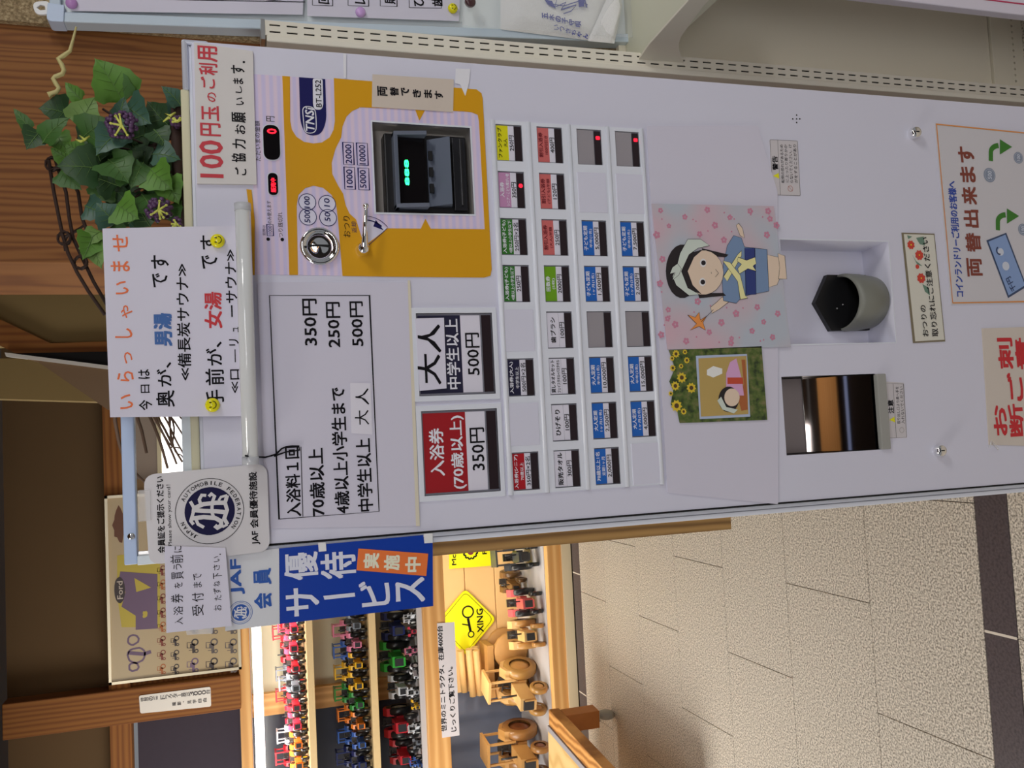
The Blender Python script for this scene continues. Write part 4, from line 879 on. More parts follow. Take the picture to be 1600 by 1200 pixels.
# welcome notice
d = 0.0135
o = sheet('welcome_notice', [(160, 357), (392, 352), (400, 650), (172, 652)], d, 'handwritten white welcome notice with orange heading above the machine', 'notice', PAPER)
mb = MB(); Y_ = -d - .0004
for s_, xa, xb, ya, yb in (('い', 188, 208, 639, 616), ('ら', 183, 209, 596, 580), ('っ', 194, 207, 568, 550), ('し', 180, 207, 528, 513), ('や', 189, 207, 497, 477), ('い', 181, 201, 460, 439), ('ま', 173, 203, 424, 408), ('せ', 176, 200, 393, 367)): T(mb, s_, xa, xb, ya, yb, Y_, 0.02, PL=-d)
obj('orange_lettering', mb, mat('ink_orange_pen', (196, 92, 42), k=1.6), o)
mb = MB()
for s_, xa, xb, ya, yb in (('今', 217, 238, 641, 625), ('日', 220, 234, 614, 601), ('は', 216, 234, 592, 577), ('奥', 244, 273, 636, 610), ('が、', 245, 268, 604, 566), ('で', 238, 262, 449, 427), ('す', 236, 264, 420, 399),
        ('≪備長炭サウナ≫', 276, 297, 594, 412), ('手', 322, 350, 634, 609), ('前', 321, 350, 602, 576), ('が、', 322, 347, 571, 534), ('で', 315, 340, 420, 399), ('す', 313, 338, 390, 368), ('≪ロ', 360, 374, 614, 577), ('ー', 366.6, 368.2, 566, 546), ('リ', 358, 373, 540, 530), ('ュ', 364, 373, 519, 511), ('ーサウナ≫', 352, 370, 495, 390)):
    T(mb, s_, xa, xb, ya, yb, Y_, 0.02, PL=-d)
obj('black_lettering', mb, BLACK, o)
mb = MB(); T(mb, '男湯', 240, 269, 541, 489, Y_, 0.06, PL=-d); obj('blue_lettering', mb, mat('pen_blue', (44, 88, 150), k=1.4), o)
mb = MB(); T(mb, '女湯', 319, 347, 513, 456, Y_, 0.04, PL=-d); obj('red_lettering', mb, mat('pen_red', (180, 36, 44), k=1.4), o)
def smiley(x, y, d, label, face=True, col=(226, 186, 16), r=0.0085, Yf=None, nm='smiley_magnet', grp='round magnets'):
    c = XZ(x, y, -d) if Yf is None else XZ(x, y, Yf); Y0 = -d if Yf is None else Yf
    o = obj(nm, MB().lathe([(r * 0.96, 0), (r, 0.002), (r * 0.93, 0.005), (r * 0.6, 0.0072), (0.0003, 0.0078)], (c[0], Y0, c[1]), (0, -1, 0), 24), mat('magnet_%d_%d_%d' % col, col, k=1.7, rough=0.2))
    tag(o, label, 'magnet', grp)
    if face:
        mb = MB()
        for dx in (-0.0028, 0.0028): mb.flat([(c[0] + dx + 0.0007 * math.cos(t), c[1] + 0.0022 + 0.0017 * math.sin(t)) for t in [k * math.pi / 5 for k in range(10)]], Y0 - 0.0083)
        mb.stroke([(c[0] + 0.0044 * math.cos(t), c[1] - 0.0004 + 0.0040 * math.sin(t)) for t in [math.pi + k * math.pi / 8 for k in range(9)]], 0.0009, Y0 - 0.0083)
        obj('face_print', mb, BLACK, o)
    return o
smiley(340, 377, 0.0141, 'yellow smiley magnet near the upper end of the welcome notice')
smiley(332, 633, 0.0141, 'yellow smiley magnet beside the character for hand on the welcome notice')
# white tube across the top of the machine, dark cord on its end
ta, tb_ = PY(379, 322, -0.028), PY(391.5, 722, -0.028)
o = tag(obj('white_tube', MB().tube([ta, ta.lerp(tb_, 0.5), tb_], 0.0093, 20), mat('tube_white', (170, 172, 172), rough=0.15, coat=0.5)), 'glossy white tube lying across the foot of the welcome notice', 'tube')
for k_, p in ((0, ta), (1, tb_)):
    dv = (tb_ - ta).normalized() * (0.003 if k_ else -0.003); obj('end_cap', MB().tube([p - dv * 2, p + dv], 0.0098, 20), mat('tube_cap', (150, 152, 156), rough=0.2), o)
pts = [PY(x, y, -0.0385 if i == 0 else Yc) for i, (x, y, Yc) in enumerate([(383, 712, -.0385), (394, 714, -.034), (404, 714, -.012), (414, 714.5, -.004), (424, 712, -.003), (432, 709, -.003), (440, 701, -.003), (447, 698, -.003), (456, 697, -.003), (467, 697, -.003), (468, 703, -.003), (458, 705, -.003), (447, 706, -.003), (436, 710, -.003), (428, 713, -.003)])]
tag(obj('black_cord', MB().tube(pts, 0.0009, 6)if False else MB().tube([p for p in pts], 0.0010, 6), BLACK), 'thin black cord tied round the lower end of the white tube', 'cord')
# price notice (laminated)
d = 0.0012
o = sheet('price_notice', [(402, 441), (637, 441), (652, 822), (416, 826)], d, 'laminated white bathing price notice with a black frame', 'notice', FILM, 0.0008, r=0.004)
mb = MB(); Y_ = -d - .0004; mb.stroke(quad([(421, 462), (577, 462), (592, 799), (436, 811)]), 0.0011, Y_, True)
for s_, xa, xb, ya, yb in (('入浴料１回', 446, 469, 807, 697), ('70歳以上', 483, 507, 806, 700), ('350円', 473, 496, 540, 467), ('4歳以上小学生まで', 519, 543, 802, 605), ('250円', 510, 532, 543, 472), ('中学生以上', 557, 581, 799, 685), ('500円', 547, 568, 541, 471)): T(mb, s_, xa, xb, ya, yb, Y_, 0.03)
mb.stroke(quad([(470, 698), (473, 807)]), 0.0009, Y_); obj('lettering', mb, BLACK, o)
o = sheet('tape_label', [(547, 598), (579, 599), (582, 679), (549, 677)], 0.0020, 'glossy tape label handwritten 大人 stuck on the price notice', 'label', mat('tape_paper', (176, 174, 184), rough=0.2), 0.0004)
mb = MB(); T(mb, '大', 554, 576, 664, 641, -.0024, 0.0); T(mb, '人', 555, 576, 633, 607, -.0024, 0.0); obj('lettering', mb, BLACK, o)
for i, (q_, lb) in enumerate([([(637, 438), (641, 438), (656, 822), (650, 822)], 'yellowed clear tape along the lower edge of the price notice'), ([(712, 107), (735, 108), (733, 129), (727, 150), (719, 132), (711, 130)], 'peeling clear tape strip over the corner of the yellow panel'), ([(536, 84), (541, 84), (541, 122), (537, 122)], 'narrow clear tape strip on the white door above the blue badge')]):
    sheet('tape_strip', q_, 0.0023 if i == 0 else 0.0014, lb, 'tape', mat('old_tape', (172, 166, 150), rough=0.15) if i < 1 else mat('clear_tape', (178, 178, 186), rough=0.1), 0.0002)
# note on exchanging money
d = 0.0020
o = sheet('exchange_label', [(582, 116), (709, 124), (708, 175), (581, 167)], d, 'beige label with black lettering above the bill slot', 'label', mat('label_beige', (160, 150, 140), rough=0.5), 0.0008)
mb = MB()
for ch, x, y, h_ in (('両', 597, 143.5, 17), ('替', 615.5, 144, 15), ('で', 632.5, 144.5, 14), ('き', 650.5, 147, 14), ('ま', 668, 147.5, 14), ('す', 685, 149.5, 14)): TV(mb, ch, (x, y), (x, y), h_, -d - .0004, 0.05)
obj('lettering', mb, BLACK, o)

# member card board, round emblem
d = 0.0085
o = sheet('member_card_board', [(224, 742), (417, 724), (422, 861), (233, 883)], d, 'white rounded plastic board with round navy emblem asking for a membership card', 'sign', mat('board_white', (164, 162, 164), rough=0.3), 0.003, r=0.014)
Y_ = -d - .0004; mb = MB(); T(mb, '会員証をご提示ください', 245, 257, 864, 744, Y_, 0.035, PL=-d); T(mb, 'Please show your card！', 261, 269, 853, 757, Y_, 0.0, PL=-d); T(mb, 'JAF 会員優待施設', 390, 405, 851, 737, Y_, 0.03, PL=-d)
c = XZ(328, 798.5, -d); R_ = 0.0385; mb.stroke(circ(c, R_, 48), 0.0007, Y_, True)
def arc_text(mb, s_, c, r, a0, a1, h, wch, Y, bold=0.03):
    n_ = len(s_)
    for i, ch in enumerate(s_):
        a = a0 + (a1 - a0) * i / (n_ - 1); p = (c[0] + r * math.cos(a), c[1] + r * math.sin(a)); t = a - math.pi / 2
        put(mb, ch, p, (math.cos(t), math.sin(t)), wch * (0.35 if ch in 'I' else 1.25 if ch in 'MO' else 1), h, Y, bold)
D2 = math.radians
arc_text(mb, 'JAPAN', c, R_ * 0.86, D2(150), D2(113), 0.0046, 0.0036, Y_); arc_text(mb, 'AUTOMOBILE', c, R_ * 0.86, D2(62), D2(-23), 0.0046, 0.0038, Y_); arc_text(mb, 'FEDERATION', c, R_ * 0.86, D2(-42), D2(-128) , 0.0046, 0.0038, Y_)
obj('lettering', mb, BLACK, o)
obj('emblem_disc', MB().flat(circ(c, R_ * 0.735, 40), Y_), mat('emblem_navy', (26, 24, 70), k=0.9, spec=0.15), o)
def gothic(c, s_, Y, m_, parent, name='emblem_letters'):
    mb = MB()
    def P_(u, v): return (c[0] + u * s_, c[1] - v * s_)
    k = [0]
    def S(pts, wd):
        k[0] += 1; mb.stroke([P_(*p) for p in pts], wd * s_, Y - 0.00002 * k[0])
    S([(-20, -26), (-14, -30), (-4, -27), (6, -24), (18, -30)], 5)
    S([(-10, -28), (-9, -10), (-12, 8), (-18, 17), (-25, 17), (-28, 11), (-24, 7)], 7)
    S([(-26, -10), (-20, -19), (-12, -22)], 5)
    S([(4, -28), (1, -10), (-1, 10), (-4, 26)], 7); S([(-12, 6), (-2, 3), (14, 4), (24, 8), (28, 3), (24, -1)], 5)
    S([(6, -26), (12, -10), (13, 10), (12, 26)], 7); S([(12, -14), (20, -16), (27, -12), (26, -5)], 5)
    S([(-24, 27), (-14, 22), (0, 27), (12, 24), (24, 28)], 6); S([(-24, 27), (-27, 20), (-22, 16)], 4); S([(24, 28), (22, 18), (16, 14)], 4)
    return obj(name, mb, m_, parent)
gothic(c, 0.00072, Y_ - 0.0003, mat('board_white', (0, 0, 0)), o)
mb = MB(); mb.box(*[0] * 6) if False else None
cl = XZ(222, 790, -0.004); obj('clear_clip', MB().box(cl[0] - 0.018, cl[0] + 0.018, -0.010, 0.004, cl[1] - 0.010, cl[1] + 0.004), mat('clip_plastic', (215, 215, 218), rough=0.08, alpha=0.35), o, bevel=0.001)

# blue service banner
d = 0.0030
bn_ = thing('service_banner', 'tall blue and white service banner beside the machine, big white lettering', 'banner', (XL - 0.07, -d, XZ(677, 890, -d)[1]))
YB_ = -d
obj('blue_panel', MB().prism(quad([(436, 857), (661, 836), (663, 848), (676, 848), (677, 947), (437, 975)], YB_), YB_, YB_ + 0.001), mat('banner_blue', (10, 50, 140), rough=0.35, k=1.5, spec=0.3), bn_)
obj('white_panel', MB().prism(quad([(350, 866), (436.5, 857), (437.5, 975), (352, 986)], YB_), YB_, YB_ + 0.001), mat('banner_white', (166, 168, 172), rough=0.3), bn_)
Y_ = YB_ - .0004
mb = MB(); T(mb, '優', 444, 497, 906, 863, Y_, 0.03, PL=YB_); T(mb, '待', 501, 556, 904, 862, Y_, 0.03, PL=YB_); T(mb, 'サ', 447, 499, 962, 918, Y_, 0.03, PL=YB_)
mb.flat(quad([(505, 931), (554, 926), (555, 932), (507, 937)], YB_), Y_); T(mb, 'ビ', 561, 609, 947, 907, Y_, 0.03, PL=YB_); T(mb, 'ス', 618, 664, 942, 903, Y_, 0.03, PL=YB_); obj('white_lettering', mb, mat('banner_ink_white', (170, 172, 186)), bn_)
obj('orange_patch', MB().flat(quad([(560, 857), (669, 865), (666, 900), (557, 891)], YB_), Y_), mat('banner_orange', (200, 100, 40), k=1.6), bn_)
mb = MB()
for s_, x, y in (('実', 580, 876), ('施', 612, 879), ('中', 645, 882)):
    cc_ = XZ(x, y, YB_); put(mb, s_, cc_, (1, -0.08), 0.019, 0.020, Y_ - 0.0004, 0.06)
obj('patch_lettering', mb, mat('banner_ink_pale', (196, 180, 160)), bn_)
mb = MB(); T(mb, 'JAF', 360, 382, 929, 873, Y_, 0.06, PL=YB_); T(mb, '会', 397, 425, 951, 926, Y_, 0.05, PL=YB_); T(mb, '員', 396, 424, 914, 888, Y_, 0.05, PL=YB_); 
c = XZ(376, 957, YB_); mb.stroke(circ(c, 0.0135, 28), 0.0006, Y_, True); mb.stroke(circ(c, 0.0118, 28), 0.0003, Y_, True); mb.flat(circ(c, 0.0098, 24), Y_); obj('blue_lettering', mb, mat('banner_ink_blue', (16, 66, 138), k=1.7), bn_)
gothic(c, 0.00024, Y_ - 0.0003, mat('banner_white', (0, 0, 0)), bn_)
for q_ in ([(497, 848), (509, 847), (510, 861), (498, 862)], [(662, 834), (676, 833), (676, 848), (663, 849)]):
    obj('tape_piece', MB().prism(quad(q_, -0.004), -0.0044, -0.004), mat('tape_white', (182, 184, 186), rough=0.2), bn_)
# handwritten note hung over the board and the banner
d = 0.0135
o = sheet('handwritten_note', [(257, 853), (352, 856), (362, 978), (260, 989)], d, 'white handwritten note hanging over the membership board and the banner', 'note', PAPER)
Y_ = -d - .0004; mb = MB()
for s_, xa, xb, ya, yb in (('入', 273, 286, 976, 965), ('浴', 271, 286, 961, 947), ('券', 267, 286, 942, 928), ('を', 272, 285, 919, 910), ('買', 268, 287, 905, 893), ('う', 271, 284, 890, 881), ('前', 266, 286, 880, 867), ('に', 272, 284, 863, 853),
        ('受', 300, 318, 962, 945), ('付', 300, 318, 940, 926), ('ま', 302, 315, 918, 909), ('で', 302, 315, 906, 896), ('お', 334, 346, 954, 945), ('た', 335, 346, 938, 930), ('ず', 333, 345, 928, 919), ('ね', 333, 344, 916, 908), ('下', 333, 347, 904, 895), ('さ', 333, 343, 891, 882), ('い', 334, 343, 878, 869)): T(mb, s_, xa, xb, ya, yb, Y_, 0.01, PL=-d)
mb.flat(circ(XZ(344, 866, -d), 0.0008, 8), Y_); obj('lettering', mb, BLACK, o)
obj('tape_tab', MB().prism(quad([(290, 984), (333, 978), (332, 990), (292, 992)], -0.0125), -0.0128, -0.0125), mat('clip_plastic', (0, 0, 0)), o)

# big cover sheet with two pictures on it
d = 0.0016
sheet('cover_sheet', [(1010, 197), (1184, 196), (1215, 300), (1216, 788), (1043, 770)], d, 'large glossy white cover sheet taped under the ticket buttons', 'sheet', FILM, 0.0010, r=0.003)
d = 0.0034
pp = thing('blossom_poster', 'pink blossom poster with a drawn child in a blue robe holding a pinwheel', 'poster', (XZ(1130, 430, -d)[0], -d, XZ(1235, 430, -d)[1]))
PXY = -d
obj('sheet', MB().prism(quad([(1018, 318), (1209, 322), (1236, 542), (1043, 546)], PXY), PXY, PXY + 0.0008), ramp_mat('blossom_paper', [(0.40, (156, 162, 172)), (0.50, (166, 158, 166)), (0.64, (178, 150, 160))], kind='noise', wscale=9, detail=1, rough=0.35, k=1.6, bump=0), pp)
Y0 = PXY - .0003
fl_ = MB(); rs = random.Random(3)
spots = [(1032, 329), (1070, 339), (1105, 328), (1045, 353), (1140, 340), (1026, 367), (1117, 352), (1172, 330), (1203, 342), (1093, 366), (1035, 405), (1031, 443), (1044, 484), (1055, 507), (1033, 523), (1072, 533), (1043, 498), (1108, 519), (1127, 504), (1143, 529), (1150, 490), (1183, 480), (1175, 517), (1193, 503), (1207, 527), (1215, 490), (1090, 471), (1142, 540 - 4), (1198, 367), (1213, 352), (1131, 375), (1200, 330)]
for i, (x, y) in enumerate(spots):
    c = XZ(x, y, PXY); r_ = rs.uniform(0.0035, 0.0056); a0 = rs.random() * 6
    for k_ in range(5):
        a = a0 + k_ * 2 * math.pi / 5; fl_.flat([(c[0] + r_ * (0.62 * math.cos(a) + 0.42 * math.cos(t)), c[1] + r_ * (0.62 * math.sin(a) + 0.42 * math.sin(t))) for t in [j * math.pi / 4 for j in range(8)]], Y0 - 0.00001 * k_)
for i in range(40):
    x = rs.uniform(1030, 1215); y = rs.uniform(330, 535); fl_.flat(circ(XZ(x, y, PXY), 0.0013, 8), Y0)
b_ = obj('printed_blossoms', fl_, mat('print_blossom', (176, 116, 138), k=1.5), pp); b_['kind'] = 'stuff'
# figure: generic child, drawn flat on the poster (portrait upright)
def art(mb_list, name, m_, poly, lvl, outline=None, PL=PXY, parent=pp, ow=0.0005):
    q = quad(poly, PL); yy = PL - 0.0004 - 0.00012 * lvl
    obj(name, MB().flat(q, yy), m_, parent)
    if outline: OUT.stroke(q, ow, yy - 0.00005, True)
OUT = MB()
SK = mat('print_skin', (178, 160, 142)); ROBE = mat('print_robe', (92, 112, 140)); SASH = mat('print_sash', (34, 46, 96)); RIB = mat('print_ribbon', (186, 178, 128)); HAIRM = mat('print_hair', (34, 28, 32), k=1.2); SCF = mat('print_scarf', (160, 168, 160))
def ell(cx, cy, rx, ry, n=22, a0=0, a1=2 * math.pi): return [(cx + rx * math.cos(a0 + (a1 - a0) * i / n), cy + ry * math.sin(a0 + (a1 - a0) * i / n)) for i in range(n if abs(a1 - a0) > 6.2 else n + 1)]
art(None, 'printed_legs', SK, [(1198, 398), (1216, 402), (1224, 420), (1214, 445), (1198, 450)], 0, 1)
art(None, 'printed_feet', SK, [(1215, 396), (1226, 400), (1229, 436), (1216, 436), (1218, 418)], 1, 1)
art(None, 'printed_arm', SK, [(1141, 470), (1124, 483), (1112, 490), (1110, 480), (1120, 472), (1128, 464)], 0, 1)
art(None, 'printed_hand', SK, [(1156, 368), (1150, 352), (1154, 349), (1160, 357), (1163, 372)], 0, 1)
art(None, 'printed_robe', ROBE, [(1130, 412), (1136, 384), (1146, 368), (1158, 372), (1163, 386), (1198, 390), (1201, 455), (1160, 463), (1150, 474), (1130, 470), (1128, 440)], 2, 1)
art(None, 'printed_sash', SASH, [(1163, 388), (1179, 388), (1181, 460), (1165, 461)], 3, 1)
art(None, 'printed_strap', RIB, [(1130, 432), (1152, 398), (1158, 392), (1158, 400), (1136, 440)], 4, 1)
art(None, 'printed_band', RIB, [(1129, 408), (1140, 410), (1156, 430), (1164, 462), (1168, 466), (1156, 468), (1152, 440)], 4.6, 1)
art(None, 'printed_bow', RIB, [(1153, 402), (1166, 407), (1179, 402), (1181, 412), (1176, 416), (1181, 424), (1168, 420), (1155, 428), (1152, 420), (1158, 413), (1151, 408)], 5, 1)
art(None, 'printed_hair', HAIRM, ell(1066, 424, 26, 42) , 2)
art(None, 'printed_lock', HAIRM, [(1096, 388), (1138, 398), (1134, 402), (1100, 400)], 3); art(None, 'printed_lock', HAIRM, [(1090, 458), (1130, 458), (1134, 462), (1092, 466)], 3)
art(None, 'printed_face', SK, ell(1098, 426, 32, 35), 4, 1)
art(None, 'printed_fringe', HAIRM, [(1062, 426), (1074, 398), (1098, 390), (1084, 402), (1074, 424), (1082, 446), (1096, 460), (1074, 452)], 5)
art(None, 'printed_scarf', SCF, [(1056, 420), (1062, 396), (1074, 374), (1094, 374), (1108, 384), (1090, 388), (1076, 398), (1064, 424), (1074, 450), (1092, 460), (1076, 462), (1056, 446), (1050, 432)], 6, 1)
art(None, 'printed_knot', SCF, [(1058, 412), (1050, 418), (1046, 428), (1054, 426), (1050, 438), (1060, 430), (1064, 420)], 7, 1)
for (x, y) in ((1098, 411), (1097, 441)):
    art(None, 'printed_eye', mat('print_eye_white', (180, 178, 178)), ell(x, y, 5.0, 6.5), 6); art(None, 'printed_pupil', HAIRM, ell(x + 0.5, y, 3.6, 3.8), 7)
OUT.stroke(quad([(1117, 421), (1122, 427), (1117, 433)], PXY), 0.0005, PXY - 0.0016); OUT.stroke(quad([(1110, 425), (1111, 428)], PXY), 0.0005, PXY - 0.0016)
art(None, 'printed_pinwheel', mat('print_pinwheel', (196, 122, 60), k=1.7), [(1086, 496), (1074, 492), (1088, 506), (1078, 516), (1092, 510), (1102, 516), (1098, 504), (1104, 494), (1094, 500), (1092, 488)], 2, 1)
OUT.stroke(quad([(1095, 503), (1114, 484)], PXY), 0.0006, PXY - 0.0012)
obj('drawn_outlines', OUT, BLACK, pp)
# sunflower photo with a framed picture inside
o = thing('sunflower_photo', 'torn sunflower photograph showing a framed doll picture under the buttons', 'photo', (XZ(1120, 600, -0.0034)[0], -0.0034, XZ(1198, 600, -0.0034)[1]))
SFY = -0.0034
obj('print', MB().prism(quad([(1045, 547), (1190, 541), (1199, 656), (1062, 661), (1058, 640), (1048, 632), (1052, 610), (1046, 596), (1055, 575)], SFY), SFY, SFY + 0.0005), ramp_mat('photo_leaves', [(0.35, (34, 46, 26)), (0.5, (66, 82, 36)), (0.7, (96, 92, 60))], kind='noise', wscale=90, detail=3, rough=0.2, k=1.8, bump=0), o)
mb = MB(); md = MB(); rs = random.Random(5)
for (x, y, r_) in ((1056, 553, .006), (1073, 563, .005), (1065, 590, .008), (1055, 603, .007), (1080, 606, .008), (1057, 634, .009), (1051, 575, .005), (1068, 643, .005), (1050, 560, .004), (1064, 572, .004), (1048, 615, .004), (1070, 550, .004)):
    c = XZ(x, y, SFY)
    mb.flat([(c[0] + r_ * (1 if k_ % 2 else 0.72) * math.cos(k_ * math.pi / 9), c[1] + r_ * (1 if k_ % 2 else 0.72) * math.sin(k_ * math.pi / 9)) for k_ in range(18)], SFY - 0.0003); md.flat(circ(c, r_ * 0.4, 10), SFY - 0.0005)
p_ = obj('printed_sunflowers', mb, mat('print_sunflower', (180, 156, 40), k=1.8), o); p_['kind'] = 'stuff'
p_ = obj('printed_flower_hearts', md, mat('print_heart', (66, 46, 24)), o); p_['kind'] = 'stuff'
obj('pictured_frame', MB().flat(quad([(1087, 556), (1167, 553), (1172, 651), (1093, 655)], SFY), SFY - 0.0003), mat('print_frame_blue', (140, 150, 170)), o)
obj('pictured_canvas', MB().flat(quad([(1091, 560), (1166, 556), (1169, 647), (1095, 651)], SFY), SFY - 0.0005), mat('print_canvas', (146, 124, 72)), o)
obj('pictured_cloth', MB().flat(quad([(1158, 562), (1164, 562), (1168, 640), (1158, 642), (1152, 620), (1162, 600)], SFY), SFY - 0.0007), mat('print_orange', (200, 100, 40), k=1.8), o)
obj('pictured_robe', MB().flat(quad([(1140, 566), (1150, 560), (1158, 590), (1162, 618), (1146, 618), (1134, 606), (1134, 584)], SFY), SFY - 0.0009), mat('print_lilac', (168, 128, 160)), o)
obj('pictured_sash', MB().flat(quad([(1136, 590), (1160, 590), (1161, 600), (1136, 600)], SFY), SFY - 0.0011), mat('print_red_sash', (160, 60, 40), k=1.8), o)
obj('pictured_doll', MB().flat(quad([(1104, 578), (1114, 572), (1128, 576), (1128, 584), (1114, 590), (1104, 586)], SFY), SFY - 0.0009), mat('print_doll', (190, 184, 180)), o)
obj('pictured_hair', MB().flat(quad(ell(1138, 624, 16, 20), SFY), SFY - 0.0010), HAIRM, o); obj('pictured_face', MB().flat(quad(ell(1143, 621, 12, 14), SFY), SFY - 0.0012), SK, o)
obj('pictured_scarf', MB().flat(quad([(1120, 626), (1128, 640), (1146, 646), (1152, 640), (1134, 636), (1126, 620)], SFY), SFY - 0.0013), SCF, o)

# change reminder card
d = 0.0012
o = sheet('change_reminder', [(1409, 363.5), (1460, 365), (1477, 533.5), (1427, 536)], d, 'narrow card with red flowers reminding about change, beside the coin recess', 'card', mat('card_dark_edge', (96, 88, 70)), 0.0008)
obj('card_face', MB().flat(quad([(1411, 366), (1458, 367.5), (1474.5, 531), (1429, 533.5)]), -d - 0.0003), mat('card_ivory', (168, 166, 156)), o)
Y_ = -d - .0008; mr_ = MB(); mg_ = MB()
for (x, y, r_) in ((1422, 383, .0075), (1435, 399, .0085), (1438, 435, .0085), (1432, 417, .004)):
    c = XZ(x, y); mr_.flat([(c[0] + r_ * (1 if k_ % 2 else 0.8) * math.cos(k_ * math.pi / 8), c[1] + r_ * (1 if k_ % 2 else 0.8) * math.sin(k_ * math.pi / 8)) for k_ in range(16)], Y_)
for q_ in ([(1430, 372), (1442, 370), (1444, 384), (1436, 382)], [(1424, 398), (1430, 408), (1440, 416), (1432, 414)], [(1440, 444), (1450, 450), (1452, 462), (1444, 456)], [(1416, 368), (1424, 370), (1418, 374)]): mg_.flat(quad(q_), Y_ + 0.0002)
obj('printed_leaves', mg_, mat('print_leaf', (80, 104, 90)), o); obj('printed_flowers', mr_, mat('print_red_flower', (168, 52, 40), k=1.7), o)
mb = MB()
for (x, y) in ((1422, 383), (1435, 399), (1438, 435)): mb.flat(circ(XZ(x, y), 0.0012, 8), Y_ - 0.0002)
obj('printed_stamens', mb, mat('warn_yellow', (190, 180, 20)), o)
mb = MB(); T2(mb, 'おつりの', (1445, 526), (1440, 477), 9, Y_ - 0.0004, 0.02); T2(mb, '取り忘れにご注意ください', (1460, 526), (1443, 371), 10, Y_ - 0.0004, 0.02); obj('lettering', mb, BLACK, o)
# exchange poster
d = 0.0012
o = sheet('laundry_exchange_poster', [(1460.5, 192.5), (1700, 216), (1790, 470), (1486, 476)], d, 'white poster with gold border and red lettering low on the machine', 'poster', mat('poster_white', (160, 158, 162), rough=0.3), 0.0008)
Y_ = -d - .0004; obj('gold_border', MB().stroke(quad([(1462, 194.5), (1698, 218), (1788, 468), (1487.5, 473.5)]), 0.0020, Y_, True), mat('border_gold', (176, 116, 60), k=1.8), o)
mb = MB(); T2(mb, 'コインランドリーご利用のお客様へ', (1499, 464), (1485.5, 283), 13, Y_, 0.04); obj('blue_lettering', mb, mat('print_blue', (40, 64, 140), k=1.6), o)
mb = MB()
for s_, x, y, wd_, h_ in (('両', 1521.5, 418, 29, 24), ('替', 1519.5, 379, 30, 24), ('出', 1516.5, 342, 28, 24), ('来', 1513.5, 306, 28, 24), ('ま', 1511, 273, 25, 24), ('す', 1508.5, 242, 25, 25)):
    T2(mb, s_, (x + 1.2, y + wd_ / 2), (x - 1.2, y - wd_ / 2), h_, Y_, 0.05)
obj('red_lettering', mb, mat('print_red', (160, 26, 34), k=1.6), o)
def arrow(x, y, s_):
    mb = MB(); pts = [(x - 9 * s_, y + 22 * s_)]
    for i in range(9):
        a = math.pi + i * math.pi / 16; pts.append((x + 3 * s_ + 12 * s_ * math.cos(a), y + 8 * s_ + 10 * s_ * math.sin(a)))
    mb.stroke(quad(pts), 11.0 * s_ * PXM, Y_); mb.flat(quad([(x + 5 * s_, y - 12 * s_), (x + 5 * s_, y + 12 * s_), (x + 24 * s_, y)]), Y_ - .0001); return mb
grn = mat('print_green', (44, 100, 30), k=1.7)
for (x, y) in ((1556, 230), (1567, 338)): obj('green_arrow', arrow(x, y, 1.0), grn, o)
cg = mat('print_coin', (112, 120, 136), k=1.7); cp = mat('print_coin_pale', (160, 165, 175))
for (x, y, r_, t_) in ((1545, 274, .0120, '500'), (1590, 247, .0098, '100'), (1597, 359, .0098, '100'), (1610, 270, .0098, '100')):
    q_ = obj('printed_coin', MB().flat(circ(XZ(x, y), r_), Y_ - 0.00015 * (x > 1600)), cg, o); mb = MB(); c = XZ(x, y); put(mb, t_, c, (1, -0.05), r_ * 1.15, r_ * 0.7, Y_ - 0.0004, 0.03); mb.stroke(circ(c, r_ * 0.82, 20), 0.0004, Y_ - 0.0004, True); obj('coin_figures', mb, cp, q_)
q_ = obj('printed_banknote', MB().flat(quad([(1540, 376), (1571, 364), (1603, 448), (1574, 466)]), Y_), mat('print_note_edge', (46, 62, 92), k=1.5), o)
obj('note_face', MB().flat(quad([(1543, 378), (1569.5, 367), (1600, 446), (1574.5, 462)]), Y_ - .0003), mat('print_note_blue', (112, 134, 172), k=1.7), q_)
mb = MB(); mb.flat(circ(XZ(1570, 416), 0.0072), Y_ - .0005); mb.flat(circ(XZ(1562, 394), 0.0062), Y_ - .0005); obj('note_ovals', mb, cp, q_)
mb = MB(); T2(mb, '千円', (1583, 455), (1573, 434), 9, Y_ - .0006, 0.03); mb.stroke([ (p[0], p[1]) for p in circ(XZ(1560, 392), 0.0060)][2:16], 0.0022, Y_ - .0007); obj('note_figures', mb, mat('print_note_ink', (30, 44, 76)), q_)
# no tattoos notice
d = 0.0012
o = sheet('refusal_notice', [(1534, 513), (1700, 508), (1706, 700), (1545, 695)], d, 'cream notice with large red outlined lettering at the low left of the door', 'notice', mat('notice_cream', (164, 156, 148)), 0.0008)
Y_ = -d - .0004; mb = MB()
for s_, xa, xb, ya, yb in (('お', 1551, 1572, 681, 633), ('断', 1575, 1598, 682, 631), ('り', 1601, 1624, 680, 636), ('ご', 1573, 1597, 627, 582), ('刺', 1558, 1582, 577, 528), ('青', 1585, 1608, 577, 528)): T(mb, s_, xa, xb, ya, yb, Y_, 0.055)
obj('red_lettering', mb, mat('print_red2', (170, 32, 40), k=1.6), o)
mb = MB(); mb.tube([PY(1546, 699, -0.004), PY(1549, 690, -0.007), PY(1560, 702, -0.003)], 0.0015, 6); obj('curled_corner', mb, mat('clip_plastic', (0, 0, 0)), o)

